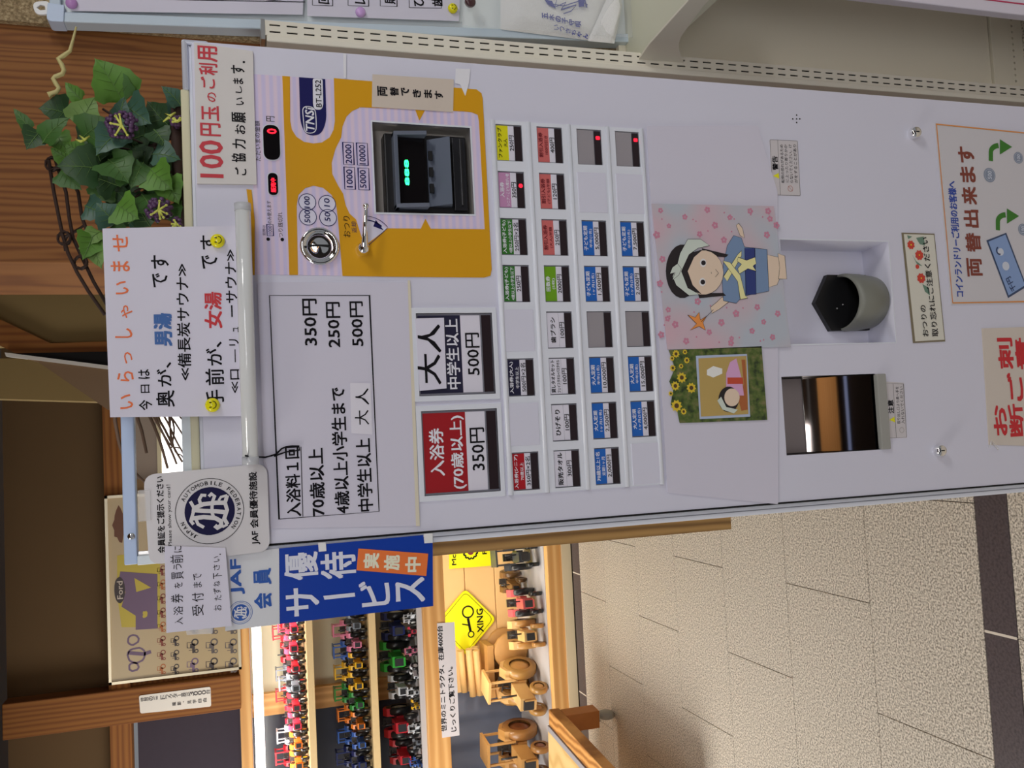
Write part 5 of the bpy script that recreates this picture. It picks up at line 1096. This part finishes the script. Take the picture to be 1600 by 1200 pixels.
# wooden board fixed to the side at the back
YR = 0.22
w0 = XZ(690, 838, YR); w1 = XZ(690, 862, YR); b0 = XZ(1143, 822, YR)
mb = MB(); mb.box(min(w0[0], w1[0], XZ(1143, 827, YR)[0]) , XL - 0.0155, YR, YR + 0.024, b0[1], XZ(600, 850, YR)[1] + 0.1)
tag(obj('side_board', mb, BOARDW, bevel=0.001), 'brown wooden board fixed upright beside the machine, ending above the floor', 'board')

# ================================================================ RIGHT SIDE: STORE FIXTURE AND WHITEBOARD
gx0 = PY(430, 67, YU).x; gx1 = PY(430, 32.5, YU).x; sc0 = PY(430, 50, YU).x; sc1 = PY(430, 39.5, YU).x
zt3 = PY(414, 45, YU).z; zfirst = PY(429.5, 45, YU).z
gd = thing('gondola_shelf_unit', 'cream steel shop shelving with slotted upright right of the machine', 'shelving', (gx1, YU + 0.03, 0))
xsplit = sc0 - 0.006; mb = MB(); hw = 0.00135
xs_ = [xsplit, sc0 - hw, sc0 + hw, sc1 - hw, sc1 + hw, gx1]
for i in (0, 2, 4): mb.box(xs_[i], xs_[i + 1], YU, YU + 0.002, 0, zt3)
z = zfirst; zprev = zt3
while z > 0.03:
    for i in (1, 3): mb.box(xs_[i], xs_[i + 1], YU, YU + 0.002, z + 0.0082, zprev)
    zprev = z - 0.0082; z -= 0.02625
for i in (1, 3): mb.box(xs_[i], xs_[i + 1], YU, YU + 0.002, 0, zprev)
obj('upright', mb, CREAM, gd)
mb = MB(); mb.box(xsplit, xsplit + 0.0015, YU + 0.002, YU + 0.05, 0, zt3); mb.box(gx1 - 0.0015, gx1, YU + 0.002, YU + 0.05, 0, zt3); obj('upright_web', mb, CREAM, gd)
obj('upright_shadow_gap', MB().box(xsplit + 0.0015, gx1 - 0.0015, YU + 0.006, YU + 0.045, 0, zt3 - 0.002), GAP, gd)  # near-black filler, painting the shade of the hollow behind the slots
obj('side_cover', MB().box(gx0, xsplit - 0.001, YU - 0.004, YU + 0.06, 0, zt3 - 0.002), CREAM, gd, bevel=0.002)
obj('top_cap', MB().box(gx0 + 0.004, gx1 + 0.001, YU - 0.001, YU + 0.052, zt3, zt3 + 0.006), STEEL, gd)
YBK = YW - 0.03
zsh = PX(1015, 69, gx1).z
p_a = PY(1543, 22, YBK); p_b = PY(1552, 150, YBK); zsm = (p_a.z + p_b.z) / 2
obj('back_panel', MB().box(gx1 + 0.001, 1.5, YBK, YBK + 0.012, zsm + 0.002, PY(1012, 60, YBK).z + 0.06), BEIGE, gd)
hl = []
zh = max(PY(1584, 84, YBK - 0.006).z, 0.012)
for i in range(14):
    xx = PY(1592 - i * 0.75, 137 - i * 9.6, YBK - 0.006).x; hl.append(circ((xx, zh), 0.0028, 8))
obj('perforated_panel', plate_with_holes(R4(gx1 + 0.001, 1.5, 0.0, zsm), hl, YBK - 0.006, YBK + 0.006), BEIGE, gd)
obj('panel_shadow_gap', MB().box(gx1 + 0.002, 1.5, YBK + 0.007, YBK + 0.010, 0.0, zsm), GAP, gd)
br = [(995, 97), (1015, 69), (1077, 0), (1096, -20), (1150, -75), (1160, -62), (1125, -18), (1100, 9), (1081, 34), (1064, 58), (1061, 68), (1061, 79), (1068, 98)]
pts = [PX(x, y, gx1 - 0.012) for x, y in br]; n = len(pts); mb = MB()
mb.add([(gx1 - 0.012, p.y, p.z) for p in pts] + [(gx1 - 0.008, p.y, p.z) for p in pts], [tuple(range(n)), tuple(range(2 * n - 1, n - 1, -1))] + [(i, n + i, n + (i + 1) % n, (i + 1) % n) for i in range(n)])
obj('shelf_bracket', mb, CREAM, gd, bevel=0.0008)
ysf = min(p.y for p in pts)
mb = MB(); mb.box(gx1 - 0.0075, 1.5, ysf - 0.02, YBK, zsh - 0.028, zsh); obj('shelf', mb, mat('shelf_cream', (204, 204, 184), rough=0.4, k=1.2), gd, bevel=0.002)
# white red-edged board standing low in front of the fixture
YR2 = 0.12
a = PY(1407, 0, YR2); b = PY(1600, 25, YR2); xe = (a.x + b.x) / 2
o = tag(obj('red_edged_board', MB().box(xe, xe + 0.45, YR2, YR2 + 0.02, 0, zsh - 0.035), mat('board_lilac', (176, 172, 184), rough=0.4), bevel=0.002), 'white board with thin red line standing before the cream shelving', 'board')
mb = MB(); mb.box(xe + 0.020, xe + 0.0225, YR2 - 0.0006, YR2, 0, zsh - 0.035); obj('red_line', mb, mat('line_red', (158, 40, 76), k=1.7), o)

# whiteboard hanging a little crooked on the cork wall
YH = 0.322
wb = thing('whiteboard', 'pale framed whiteboard hanging on the cork wall, upper right of the machine', 'whiteboard', (PY(500, -60, YH).x, YH, PY(1012, 0, YH).z))
obj('writing_surface', MB().prism(quad([(96, 22), (1000, 58), (1006, -150), (96, -186)], YH), YH + 0.004, YW - 0.014), mat('whiteboard_face', (176, 182, 190), rough=0.2), wb)
obj('frame_side', MB().prism(quad([(80, 36), (1012, 69), (1012, 56), (80, 20)], YH), YH - 0.006, YW - 0.013), mat('whiteboard_frame', (150, 162, 172), rough=0.3), wb, bevel=0.002)
obj('frame_foot', MB().prism(quad([(1000, 58), (1012, 60), (1016, -150), (1004, -150)], YH), YH - 0.006, YW - 0.013), mat('whiteboard_frame', (0, 0, 0)), wb, bevel=0.002)
obj('frame_head', MB().prism(quad([(78, 24), (96, 24), (96, -190), (78, -190)], YH), YH - 0.006, YW - 0.013), mat('whiteboard_frame', (0, 0, 0)), wb, bevel=0.002)
obj('corner_piece', MB().prism(rounded(quad([(74, 37), (101, 38), (102, 12), (76, 8)], YH), [0.008, 0, 0, 0.003]), YH - 0.009, YW - 0.013), ALU, wb, bevel=0.001)
obj('corner_piece', MB().prism(rounded(quad([(991, 70), (1014, 71), (1014, 40), (991, 40)], YH), [0, 0.006, 0, 0]), YH - 0.009, YW - 0.013), ALU, wb, bevel=0.001)
lp = rounded(quad([(50, 3), (78, 1), (80, 22), (55, 23)], YH), 0.009); hole = quad([(57, 12), (63, 7), (70, 9), (71, 15), (63, 16)], YH)
obj('hanging_loop', plate_with_holes(lp, [hole], YH, YH + 0.004), mat('loop_white', (196, 204, 206)), wb)
def wsheet(name, pts, d_, label):
    q = quad(pts, YH - d_); return tag(obj(name, MB().prism(q, YH - d_, YH - d_ + 0.0006), FILM), label, 'paper sheet')
o = wsheet('laminated_sheet', [(104, 1), (112, 17), (473, 23), (478, -70), (104, -90)], 0.0072, 'laminated sheet with ruled black border at the upper part of the whiteboard')
mb = MB(); mb.stroke(quad([(140, 0.5), (476, 6.5)], YH), 0.0013, YH - 0.0077); mb.stroke(quad([(306, 3), (306, -50)], YH), 0.0012, YH - 0.0077); mb.stroke(quad([(415, 5), (440, 3), (440, -40)], YH), 0.001, YH - 0.0077); obj('ruled_lines', mb, BLACK, o)
o = wsheet('laminated_list', [(480, 25), (717, 33), (722, -70), (480, -80)], 0.0072, 'laminated list with boxed black characters in the middle of the whiteboard')
mb = MB(); Yl = YH - 0.0077
for (xa, xb, y0) in ((487.5, 519, 11.5), (543, 575, 12), (593, 619, 12.5), (638, 688, 15)): mb.stroke(quad([(xa, y0), (xb, y0 + 1), (xb, -40), (xa, -40)], YH), 0.0009, Yl, True)
for s_, x in (('回数券', 504), ('レンタル', 560), ('販売用', 607), ('ひげそり', 651), ('歯ブラシ', 680)):
    n_ = len(s_); T(mb, s_, x - 9, x + 9, (9 if x < 640 else 13), 9 - 19 * n_, Yl, 0.03, PL=YH)
obj('lettering', mb, BLACK, o)
smiley(112, 6, 0, 'translucent purple pin magnet at the top of the whiteboard', False, (150, 110, 160), 0.0085, YH - 0.0076)
smiley(563, 20, 0, 'lilac pin magnet on the laminated list', False, (168, 136, 184), 0.0085, YH - 0.0082)
smiley(707, 14, 0, 'yellow smiley magnet on the corner of the laminated list', True, (216, 186, 20), 0.0085, YH - 0.0082)
smiley(734, 4, 0, 'dark brown magnet holding the bagged towel', False, (62, 40, 42), 0.010, YH - 0.020)
# bagged towel
def crumple(pts, nx, ny, Y0, amp, seed, thick):
    rs_ = random.Random(seed); q = [Vector(p) for p in quad(pts, Y0)]; mb = MB(); fr = [(rs_.uniform(2, 9), rs_.uniform(2, 9), rs_.uniform(0, 6), rs_.uniform(-1, 1)) for _ in range(7)]
    for j in range(ny + 1):
        for i in range(nx + 1):
            u, v = i / nx, j / ny; p = q[0].lerp(q[1], u).lerp(q[3].lerp(q[2], u), v)
            e = min(1, 6 * min(u, 1 - u)) * min(1, 6 * min(v, 1 - v)) if thick else 1
            dd = sum(c_ * math.sin(a_ * u + b__ * v * 1.3 + ph) for a_, b__, ph, c_ in fr) * amp * e
            mb.v.append(Vector((p.x, Y0 - thick * e - dd, p.y)))
    for j in range(ny):
        for i in range(nx): a_ = j * (nx + 1) + i; mb.f.append((a_, a_ + 1, a_ + nx + 2, a_ + nx + 1)); mb.sm.append(True)
    return mb
TOW = mat('towel_white', (196, 198, 202), rough=0.85, bump=0.6, nscale=700, k=1.7)
tw = thing('bagged_towel', 'white souvenir towel with blue print hanging in a clear bag on the whiteboard', 'towel', (PY(880, 0, YH).x, YH - 0.02, PY(985, 30, YH).z))
obj('towel', crumple([(782, 46), (942, 66), (968, -40), (782, -60)], 34, 22, YH - 0.008, 0.0007, 4, 0.010), TOW, tw)
obj('towel_fold', crumple([(918, 64), (960, 68), (972, 10), (965, -40), ][:4], 14, 16, YH - 0.018, 0.0009, 9, 0.008), TOW, tw)
mb = MB(); Yt = YH - 0.0215; TV(mb, '五木の子守唄', (851, 25), (903, 38), 10, Yt, 0.05, PL=YH - 0.02); TV(mb, 'いつきちゃん', (869, 43), (914, 57), 8.5, Yt, 0.04, PL=YH - 0.02)
obj('blue_lettering', mb, mat('towel_blue', (40, 50, 132), k=1.6), tw)
mb = MB()
for q_ in ([(852, 2), (872, -8), (866, 12), (884, 4), (876, 16), (900, 8), (892, 18), (880, 22)], [(858, 6), (880, 10), (905, 2), (918, 8)], [(904, -4), (908, 10), (916, 12), (912, -6)]): mb.stroke(quad(q_, YH - 0.02), 0.0016, Yt)
mb.flat(quad([(850, 0), (862, 2), (868, 14), (856, 8)], YH - 0.02), Yt - 0.0001); mb.flat(quad([(902, -8), (914, -6), (912, 10), (904, 12)], YH - 0.02), Yt - 0.0001)
p_ = obj('blue_pattern', mb, mat('towel_blue', (0, 0, 0)), tw)
bag = mat('clear_bag', (235, 238, 240), k=1.0, rough=0.08, trans=0.0, alpha=0.22, spec=0.8)
obj('clear_bag', crumple([(722, 40), (1002, 60), (1006, -60), (724, -70)], 46, 20, YH - 0.0245, 0.0011, 12, 0.001), bag, tw)

# ================================================================ ON TOP OF THE MACHINE
ZL = ZT + 0.0046      # lid surface
# cream tray
zt_a = PY(284, 250, 0.01).z
mb = MB(); tx0 = PY(300, 735, 0.01).x - 0.06; tx1 = PY(290, 141, 0.01).x
mb.box(tx0, tx1, 0.006, 0.20, ZL, zt_a - 0.001)
tray = tag(obj('cream_tray', mb, mat('tray_cream', (176, 172, 144), rough=0.5, k=1.7), bevel=0.002), 'shallow cream tray lying on top of the machine under the plant', 'tray')
ZTR = zt_a - 0.001
# aluminium frame stand
YF2 = 0.022
fs_ = thing('aluminium_frame_stand', 'light blue grey metal frame standing on the machine behind the notices', 'frame', (PY(250, 760, YF2).x, YF2, ZTR))
za = PY(192.5, 760, YF2).z; zb_2 = PY(213, 760, YF2).z; fx0 = PY(205, 881, YF2).x; fx1 = PY(200, 420, YF2).x
obj('top_bar', MB().box(fx0, fx1, YF2 - 0.010, YF2 + 0.010, zb_2, za), mat('frame_bluegrey', (142, 158, 184), rough=0.4, k=1.9), fs_, bevel=0.0015)
obj('end_post', MB().box(fx0 - 0.001, fx0 + 0.010, YF2 - 0.012, YF2 + 0.012, ZTR, zb_2), mat('frame_white2', (170, 178, 186), rough=0.35), fs_, bevel=0.001)
obj('end_post', MB().box(fx1 - 0.010, fx1 + 0.001, YF2 - 0.012, YF2 + 0.012, ZTR, zb_2), mat('frame_white2', (0, 0, 0)), fs_, bevel=0.001)
obj('inner_lip', MB().box(fx0 + 0.010, fx0 + 0.014, YF2 - 0.004, YF2 + 0.004, ZTR, zb_2), STEEL, fs_)
c = PY(205, 838, YF2 - 0.010); obj('screw', MB().lathe([(0.0045, 0), (0.0042, 0.0015), (0.002, 0.003), (0.0002, 0.0033)], (c.x, c.y, c.z), (0, -1, 0), 16), CHROME, fs_)
obj('base_bar', MB().box(fx0, fx1, YF2 - 0.012, YF2 + 0.012, ZTR, ZTR + 0.010), mat('frame_white2', (0, 0, 0)), fs_)

# bunch of dry twigs behind the frame
tg = thing('dry_twigs', 'bunch of dry brown twigs behind the metal frame', 'twigs', (PY(240, 630, 0.10).x, 0.10, ZTR))
TWG = mat('twig_brown', (96, 76, 62), rough=0.8, k=1.6)
rs = random.Random(11)
tw_px = [((182, 640), (183, 675), (192, 710), (206, 733), (228, 755), 3.2), ((214, 640), (222, 675), (229, 708), 3.2), ((214, 610), (236, 655), (250, 690), (262, 732), 3.0), ((226, 620), (250, 668), (268, 705), (276, 725), 2.4), ((236, 628), (258, 672), (272, 700), (285, 722), 2.4),
         ((246, 630), (262, 660), (276, 690), (298, 728), 2.0), ((252, 632), (270, 655), (286, 680), (298, 700), 1.8), ((262, 636), (272, 668), (268, 700), 1.8), ((258, 628), (280, 650), (298, 672), 1.8), ((240, 640), (264, 692), (280, 700), 1.6), ((270, 632), (290, 648), (300, 660), 2.0), ((272, 700), (284, 712), (292, 728), 1.4), ((266, 640), (266, 680), (274, 706), 1.6)]
for i, t_ in enumerate(tw_px):
    w_ = t_[-1]; y0 = 0.055 + 0.012 * (i % 6); ps = [PY(x, y, y0 + 0.004 * j) for j, (x, y) in enumerate(t_[:-1])]
    root = PY(296, 560, y0); sm_ = []
    ps = [Vector((root.x, y0, ZTR + 0.004)), ps[0].lerp(Vector((root.x, y0, ZTR + 0.004)), 0.5) + Vector((0, 0, 0.015))] + ps
    for j in range(len(ps) - 1):
        a = ps[max(j - 1, 0)]; b = ps[j]; c_ = ps[j + 1]; d_ = ps[min(j + 2, len(ps) - 1)]
        for k_ in range(4):
            t = k_ / 4; sm_.append(0.5 * ((2 * b) + (c_ - a) * t + (2 * a - 5 * b + 4 * c_ - d_) * t * t + (3 * b - a - 3 * c_ + d_) * t ** 3))
    sm_.append(ps[-1]); sm_ = [Vector((p.x, p.y, max(p.z, ZTR + 0.003))) for p in sm_]
    obj('twig', MB().tube(sm_, [w_ * 0.00085 * (1 - 0.4 * q / len(sm_)) for q in range(len(sm_))], 6), TWG, tg)

# artificial vine with leaves, berries and a twig wreath
pv = thing('artificial_vine_wreath', 'leafy artificial grapevine with purple berries and dark twig wreath on the machine', 'plant', (PY(200, 230, 0.10).x, 0.10, ZTR))
GM = [mat('leaf_dark', (44, 74, 40), rough=0.5, noise=0.25, nscale=60, k=1.15), mat('leaf_mid', (62, 100, 44), rough=0.5, noise=0.25, nscale=60, k=1.15), mat('leaf_light', (88, 132, 48), rough=0.5, noise=0.25, nscale=60, k=1.15), mat('leaf_bluish', (62, 96, 80), rough=0.45, noise=0.2, nscale=60, k=1.15), mat('leaf_pale', (104, 136, 66), rough=0.5, noise=0.2, nscale=60, k=1.2), mat('leaf_rib', (96, 128, 66), rough=0.5, k=1.2)]
def leaf(tip, base, wd, Y, m_, tilt=0.0, roll=0.0, fold=0.25):
    """leaf from a base pixel to a tip pixel; wd pixels wide; leans out of its plane by tilt"""
    a = PY(*base, Y); b = PY(*tip, Y); L = (b - a).length; e1 = (b - a).normalized(); e1 = (e1 + Vector((0, -tilt, 0))).normalized()
    nrm = Vector((0, -1, 0)); e2 = e1.cross(nrm).normalized(); nrm = e2.cross(e1).normalized()
    if nrm.y > 0: nrm = -nrm
    e2 = (e2 * math.cos(roll) + nrm * math.sin(roll)).normalized(); nrm = e1.cross(e2); nrm = nrm if nrm.y < 0 else -nrm
    W_ = wd * PXM * 1.28 * 0.5; prof = [(0, 0.10), (0.06, 0.55), (0.15, 0.88), (0.28, 1.0), (0.42, 0.97), (0.56, 0.82), (0.70, 0.60), (0.84, 0.34), (0.94, 0.14), (1.0, 0.0)]
    n_ = len(prof); vs = []; K3 = 6
    for i, (t, w_) in enumerate(prof):
        ser = 1.0 + (0.07 if i % 2 else -0.05)
        for j in range(-3, 4):
            s_ = j / 3; off = e1 * (t * L - abs(s_) * 0.04 * L * (1 if t > 0.1 else -1.5)) + e2 * (s_ * W_ * w_ * (ser if abs(j) == 3 else 1))
            up = fold * W_ * w_ * abs(s_) ** 1.2 - 0.12 * L * (2 * t - 1) ** 2 + 0.05 * W_ * math.sin(t * 22) * abs(s_)
            vs.append(a + off + nrm * up)
    fs = [(i * 7 + j, (i + 1) * 7 + j, (i + 1) * 7 + j + 1, i * 7 + j + 1) for i in range(n_ - 1) for j in range(6)]
    lf = obj('leaf', MB().add(vs, fs, True), m_, pv, recalc=False)
    mv = MB(); mv.tube([a + nrm * (-0.12 * L * (2 * t - 1) ** 2 + 0.0006) + e1 * t * L for t in (0, 0.25, 0.5, 0.75, 0.95)], [0.0006, 0.0005, 0.0005, 0.0004, 0.0002], 4, False)
    for t, sg_ in ((0.2, 1), (0.25, -1), (0.38, 1), (0.43, -1), (0.56, 1), (0.61, -1), (0.72, 1)):
        p0_ = a + e1 * t * L + nrm * (-0.12 * L * (2 * t - 1) ** 2 + 0.0007); t1_ = min(t + 0.16, 0.97); wl = 0.72 * W_ * max(0.25, 1.15 - t)
        p1_ = a + e1 * t1_ * L + e2 * sg_ * wl + nrm * (fold * wl * 0.72 - 0.12 * L * (2 * t1_ - 1) ** 2 + 0.0009); mv.tube([p0_, p1_], [0.0003, 0.00015], 3, False)
    obj('veins', mv, GM[5], lf)
LV = [((150, 92), (195, 160), 62, .05, 2, .2), ((168, 95), (192, 162), 40, .052, 1, .1), ((42, 236), (64, 202), 34, .05, 0, .2), ((20, 168), (50, 205), 16, .06, 1, .1), ((60, 170), (112, 178), 46, .08, 0, .2), ((112, 185), (62, 222), 30, .04, 1, .3), ((100, 128), (128, 158), 20, .06, 2, .1),
      ((150, 152), (122, 200), 44, .05, 4, .2), ((176, 188), (125, 215), 46, .035, 1, .3), ((196, 152), (186, 186), 20, .03, 3, .3), ((238, 200), (192, 162), 50, .04, 3, .3), ((150, 250), (190, 200), 44, .03, 3, .4), ((88, 262), (160, 262), 54, .03, 0, .2), ((128, 300), (92, 262), 34, .035, 1, .2),
      ((205, 290), (168, 245), 52, .025, 1, .3), ((228, 262), (172, 262), 46, .03, 1, .1), ((252, 136), (285, 165), 26, .03, 3, .3), ((266, 142), (282, 180), 30, .045, 3, .2), ((228, 160), (262, 196), 44, .06, 0, .2), ((262, 232), (240, 200), 34, .03, 0, .2), ((284, 250), (236, 238), 40, .028, 3, .2),
      ((205, 300), (225, 250), 40, .03, 1, .3), ((270, 300), (232, 262), 48, .02, 2, .2), ((172, 340), (130, 320), 34, .04, 3, .2), ((150, 318), (182, 350), 40, .035, 3, .3), ((218, 345), (180, 318), 46, .02, 2, .2), ((250, 352), (222, 300), 46, .03, 1, .2), ((280, 320), (255, 275), 40, .03, 2, .1),
      ((280, 352), (262, 318), 34, .045, 1, .2), ((212, 320), (235, 355), 32, .05, 0, .2), ((128, 388), (158, 358), 26, .03, 4, .2), ((132, 410), (148, 362), 36, .028, 2, .3), ((160, 422), (140, 372), 30, .03, 4, .2), ((110, 245), (85, 205), 30, .055, 2, .2), ((124, 232), (150, 190), 34, .07, 0, .2),
      ((195, 235), (230, 260), 46, .08, 0, .1), ((245, 275), (205, 225), 44, .09, 0, .1), ((262, 340), (215, 300), 50, .08, 0, .1), ((180, 300), (230, 340), 50, .09, 0, .1), ((165, 212), (215, 180), 50, .09, 0, .1), ((140, 275), (185, 290), 44, .07, 0, .1), ((262, 205), (225, 225), 46, .09, 0, .1), ((240, 310), (200, 345), 40, .07, 1, .1),
      ((100, 225), (130, 240), 26, .05, 2, .2), ((78, 232), (108, 250), 24, .06, 2, .2), ((205, 378), (168, 355), 30, .05, 1, .1), ((282, 200), (262, 180), 24, .07, 0, .1), ((140, 205), (170, 235), 40, .06, 2, .2)]
rs = random.Random(21)
for (tip, base, wd_, Y_l, mi, tl) in LV: leaf(tip, base, wd_, Y_l + 0.02, GM[mi], tl, rs.uniform(-0.35, 0.35))
for i in range(30):
    bx_ = rs.uniform(135, 272); by_ = rs.uniform(175, 352); a_ = rs.uniform(0, 6.28); l_ = rs.uniform(34, 52)
    tx_, ty_ = bx_ + l_ * math.cos(a_), by_ + l_ * math.sin(a_)
    if tx_ > 282 or tx_ < 105 or ty_ < 150: tx_, ty_ = 2 * bx_ - tx_, 2 * by_ - ty_
    leaf((min(max(tx_, 105), 280), max(ty_, 152)), (bx_, by_), rs.uniform(34, 50), 0.10 + 0.05 * rs.random(), GM[rs.choice([0, 0, 3, 1])], rs.uniform(0, 0.3), rs.uniform(-0.5, 0.5))
BER = mat('berry_purple', (72, 46, 78), rough=0.4, k=1.6); BER2 = mat('berry_lilac', (128, 104, 140), rough=0.4, k=1.4)
for (cx, cy, n_, rad, Yb, lb) in ((190, 196, 60, 25, 0.016, 0), (248, 328, 46, 20, 0.016, 0), (277, 190, 16, 10, 0.022, 0), (276, 350, 14, 10, 0.018, 0)):
    mb = MB()
    for i in range(n_):
        a = rs.uniform(0, 6.283); r_ = rad * math.sqrt(rs.uniform(0.05, 1)); p = PY(cx + r_ * math.cos(a), cy + r_ * 0.9 * math.sin(a), Yb + 0.018 * (r_ / rad) ** 2 + rs.uniform(0, 0.004)); p.z = max(p.z, ZTR + 0.003); mb.ball(p, 0.0030 + rs.uniform(0, 0.0008), 7)
    k_ = obj('berry_cluster', mb, BER, pv); k_['kind'] = 'stuff'
    mb = MB()
    for i in range(6):
        a = rs.uniform(0, 6.283); p = PY(cx, cy, Yb - 0.004); q_ = PY(cx + rad * 0.7 * math.cos(a), cy + rad * 0.7 * math.sin(a), Yb - 0.001); mb.tube([p, q_], [0.0016, 0.0010], 5); mb.ball(q_, 0.0018, 6)
    obj('stamen', mb, mat('stamen_yellow', (176, 180, 84), k=1.6), pv)
mb = MB()
for (x, y) in ((258, 178), (262, 186), (255, 190), (118, 218), (124, 212)):
    mb.tube([PY(x, y, 0.04), PY(x + 8, y - 6 + (x % 5) * 3, 0.035), PY(x + 16, y - 2 + (x % 3) * 3, 0.04)], [0.001, 0.0018, 0.0012], 5)
obj('calyx', mb, mat('stamen_yellow', (0, 0, 0)), pv)
# curling tendril
tp_ = [(119, 42), (114, 62), (109, 80), (98, 88), (91, 92), (96, 100), (100, 110), (97, 116), (86, 120), (83, 123), (88, 132), (92, 138), (88, 144), (76, 147), (80, 151)]
obj('tendril', MB().tube([PY(x, y, 0.09) for x, y in tp_], [0.0012, 0.0018, 0.0024] + [0.0030] * 12, 7), mat('tendril_cream', (176, 166, 112), k=1.4), pv)
# wreath strands, all bending round together
VN = mat('vine_brown', (44, 28, 22), rough=0.8, k=1.6)
strands = [[(76, 250), (80, 275), (84, 300), (92, 340), (98, 368), (106, 395), (120, 425), (138, 455), (164, 492)], [(86, 248), (96, 280), (103, 300), (108, 340), (114, 372), (128, 402), (146, 440), (168, 478)], [(80, 262), (104, 270), (122, 300), (128, 340), (140, 372), (160, 400), (175, 420)],
           [(118, 262), (146, 290), (152, 310), (156, 340), (160, 352)], [(100, 370), (112, 364), (126, 356), (134, 350)], [(102, 392), (100, 380), (106, 368), (118, 362), (128, 358)]]
for i, st_ in enumerate(strands):
    ps = [PY(x, y, 0.10 + 0.006 * i) for x, y in st_]; obj('wreath_strand', MB().tube(ps, 0.0023 if i < 4 else 0.0016, 7), VN, pv)
for (x, y) in ((81, 256), (100, 372), (126, 410)):
    c = PY(x, y, 0.10); mb = MB()
    for k_ in range(3): mb.tube([c + Vector((0.008 * math.cos(t + k_), 0.006 * math.sin(t * 1.3), 0.008 * math.sin(t + k_))) for t in [j * 0.6 for j in range(10)]], 0.0015, 6)
    obj('vine_knot', mb, VN, pv)
# wreath base hidden in the leaves: ring lying round the stems so that everything is carried by the tray
c = PY(280, 250, 0.10); mb = MB(); mb.tube([(c.x + 0.085 * math.cos(t), 0.10 + 0.05 * math.sin(t), ZTR + 0.008) for t in [j * math.pi / 12 for j in range(25)]], 0.007, 8); obj('wreath_base', mb, VN, pv)
mb = MB()
for (x, y) in ((84, 262), (120, 215), (180, 205), (160, 170), (210, 300), (240, 230), (150, 350)):
    p = PY(x, y, 0.09); mb.tube([(c.x + rs.uniform(-.06, .06), 0.10, ZTR + 0.008), (p.x * .5 + c.x * .5, 0.10, (p.z + ZTR) / 2), p], 0.0016, 5)
obj('stem', mb, VN, pv)
# white screen panel further back, seen edge on
sp0 = [(8, 553), (168, 573), (168, 640), (40, 560)]
Yp2 = 1.44
o = tag(obj('hanging_screen', MB().prism(quad([(9, 552), (330, 592), (330, 640), (168, 640), (60, 566)], Yp2), Yp2, Yp2 + 0.01), mat('screen_brown', (104, 82, 56), k=1.7)), 'brown folded screen with white edge behind the welcome notice', 'screen')
obj('dark_back', MB().prism(quad([(14, 552), (330, 546), (330, 590), (168, 571)], Yp2), Yp2 + 0.004, Yp2 + 0.009), GAP, o)
obj('white_edge', MB().prism(quad([(8, 551), (330, 592), (330, 598), (10, 557)], Yp2), Yp2 - 0.006, Yp2 + 0.012), mat('edge_white', (176, 174, 168), k=1.8), o)
